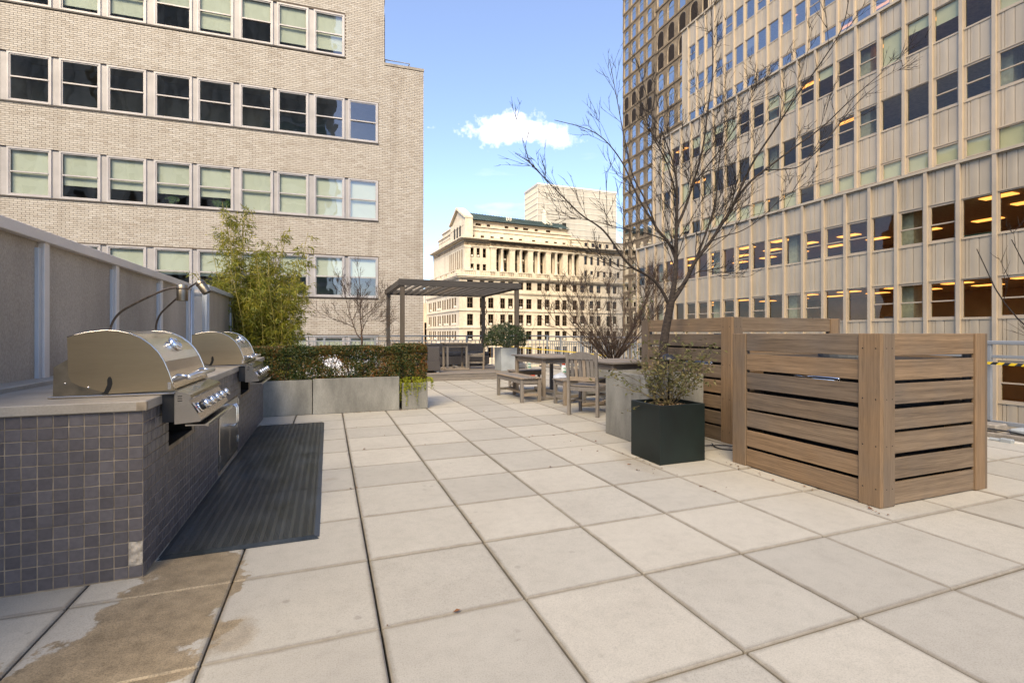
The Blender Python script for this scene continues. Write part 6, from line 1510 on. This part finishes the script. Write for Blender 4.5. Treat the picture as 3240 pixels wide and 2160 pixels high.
# caution tape
def tape_mat():
    m, nt, N, L, b = nodes('black and yellow caution tape'); g = NB(nt); S_ = g.sep(g.world())
    f = g.math('GREATER_THAN', g.math('FRACT', g.math('MULTIPLY', g.math('ADD', g.math('ADD', S_[0], S_[1]), g.math('MULTIPLY', S_[2], .8)), 9.0)), .5)
    L.new(g.mix(f, (.75,.52,.02), (.02,.02,.02)), b.inputs['Base Color']); b.inputs['Roughness'].default_value = .35; return m
M['tape'] = tape_mat(); M['ytape'] = basic('yellow tape', (.72,.52,.04), .4)
def tape(label, pts, h, mt_):
    q = MB(); P = [Vector(p) for p in pts]
    for _ in range(2):
        Q = [P[0]]
        for a, b_ in zip(P, P[1:]): Q += [a*.75+b_*.25, a*.25+b_*.75]
        P = Q+[P[-1]]
    for a, b_ in zip(P, P[1:]): q.quad(a, b_, b_+Vector((.004,.002,h)), a+Vector((.004,.002,h)))
    tag(q.build('caution_tape', mt_, None, fix=False), label, 'tape', 'caution tape')
tape('striped caution tape tied along the right railing beside the enclosure', [(7.16,6.2,.80),(7.17,4.6,.80),(7.17,3.36,.795),(7.16,2.6,.77),(7.16,1.6,.76)], .03, M['tape'])
tape('yellow tape sagging along the back railing towards the shrub', [(4.7,15.3,.80),(5.4,15.1,.72),(6.2,14.2,.64),(7.0,12.8,.56),(7.16,11.6,.52)], .03, M['ytape'])
tape('short yellow tape end over the concrete planter behind the tables', [(4.35,7.0,.66),(4.6,6.75,.60),(4.75,6.6,.585)], .035, M['ytape'])

# traffic cones
M['orange'] = basic('fluorescent orange', (.80,.08,.02), .5, var=.1); M['cwhite'] = basic('white cone sleeve', (.62,.66,.62), .5)
for lab, x, y, z, s_ in (('orange and white traffic cone behind the far bench', 5.10, 12.2, .0, 1.0), ('orange and white traffic cone behind the near end bench', 5.35, 10.6, 0, .95)):
    t = thing('traffic_cone', lab, 'cone', (x, y, z), 0, 'traffic cones'); t.scale = (s_, s_, s_)
    q = MB(); q.bbox(-.14,.14,-.14,.14,0,.03,.012); q.build('base', M['orange'], t)
    q = MB(); q.lathe([(.115,.03),(.10,.07),(.088,.14)], 18); q.lathe([(.047,.40),(.030,.52),(.026,.53),(0,.53)], 18); q.build('body', M['orange'], t, True)
    q = MB(); q.lathe([(.0895,.139),(.049,.401)], 18); so = q.build('sleeve', M['cwhite'], t, True)
    q = MB()
    for k, zz in enumerate((.22,.30)):
        r_ = .0905-(zz-.139)*.154
        for j in range(5): a0, a1 = -2.2+j*.25, -2.2+j*.25+.17; q.quad((r_*math.cos(a0),r_*math.sin(a0),zz),(r_*math.cos(a1),r_*math.sin(a1),zz),((r_-.006)*math.cos(a1),(r_-.006)*math.sin(a1),zz+.04),((r_-.006)*math.cos(a0),(r_-.006)*math.sin(a0),zz+.04))
    q.build('print', basic('green print', (.02,.22,.12), .5), so, fix=False)
# stacked slabs and bags by the cones
for k, (lab, x, y, z, sx, sy, h, mt_) in enumerate((('lowest pale slab of the pile behind the far bench', 4.98,13.1,.0,.34,.26,.16,'kerb'),('middle pale slab of the pile behind the far bench',4.99,13.08,.161,.30,.25,.14,'ctop'),('top pale slab of the pile behind the far bench',4.95,13.1,.302,.28,.22,.12,'kerb'))):
    q = MB(); q.bbox(-sx,sx,-sy,sy,0,h,.03); o_ = tag(q.build('stone_slab', M[mt_], None, loc=(x,y,z)), lab, 'slab', 'pile of slabs'); o_.rotation_euler = (0,0,R((k*7)-6))
q = MB(); rr = random.Random(3)
q.lathe([(.0,0),(.20,0),(.23,.06),(.19,.14),(.12,.19),(.05,.21),(0,.21)], 12)
for i, v in enumerate(q.v): q.v[i] = (v[0]*(1+rr.uniform(-.12,.12)), v[1]*(1+rr.uniform(-.12,.12)), max(0, v[2]*(1+rr.uniform(-.2,.2))))
tag(q.build('plastic_bag', basic('pale plastic bag', (.55,.58,.62), .3), None, True, loc=(5.0,10.1,.0)), 'crumpled pale plastic bag on the floor behind the dining table', 'bag')

# ------------------------------------------------------------------ dead leaves on the pavers
M['dead'] = leaf_mat('dead leaves', ((0,(.06,.03,.015)),(.5,(.16,.07,.025)),(.8,(.28,.11,.035)),(1,(.22,.15,.06))), .7, .1)
rr = random.Random(77); q = MB()
spots = []
for k in range(26): spots.append((2.62+rr.gauss(0,.10), 3.45+rr.gauss(0,.28)))
for k in range(12): spots.append((3.32+rr.gauss(0,.07), 3.30+rr.gauss(0,.16)))
for k in range(12): spots.append((3.30+rr.gauss(0,.03), rr.uniform(2.0,3.1)))
for k in range(10): spots.append((2.05+rr.uniform(-.1,.25)+rr.random()*.8, 4.9+rr.gauss(0,.5)))
for k in range(50): spots.append((AX(rr.randint(0,7))+rr.gauss(0,.008), rr.uniform(2.5,11)))
for k in range(40): spots.append((rr.uniform(-.2,4.4), BY(rr.randint(0,14))+rr.gauss(0,.008)))
for k in range(30): spots.append((rr.uniform(.2,1.6), 7.38+rr.gauss(0,.02)))
for x, y in spots:
    L_ = rr.uniform(.006,.019); a = rr.uniform(0,6.28); c = Vector((x,y,.006)); e = Vector((math.cos(a),math.sin(a),rr.uniform(-.1,.2)))*L_; f_ = Vector((-math.sin(a),math.cos(a),rr.uniform(0,.4)))*L_*.5
    q.poly([c-e, c+f_+Vector((0,0,.003)), c+e, c-f_+Vector((0,0,.004))])
stuff(tag(q.build('fallen_leaves', M['dead'], None, fix=False), 'brown dead leaves scattered in the paver joints', 'leaves'))
lt_ = MB()
for k in range(260):
    L_ = rr.uniform(.008,.022); c = Vector((2.945+rr.uniform(-.21,.21), 3.715+rr.uniform(-.18,.18), .486)); leaf(lt_, c, rv(rr)+Vector((0,0,1.4)), L_*1.6, L_, rr)
M['litter'] = leaf_mat('pale leaf litter', ((0,(.10,.06,.03)),(.5,(.26,.17,.085)),(1,(.42,.30,.17))), .8, .05)
stuff(tag(lt_.build('leaf_litter', M['litter'], None, fix=False), 'dry leaf litter on the soil of the dark green planter', 'leaves'))
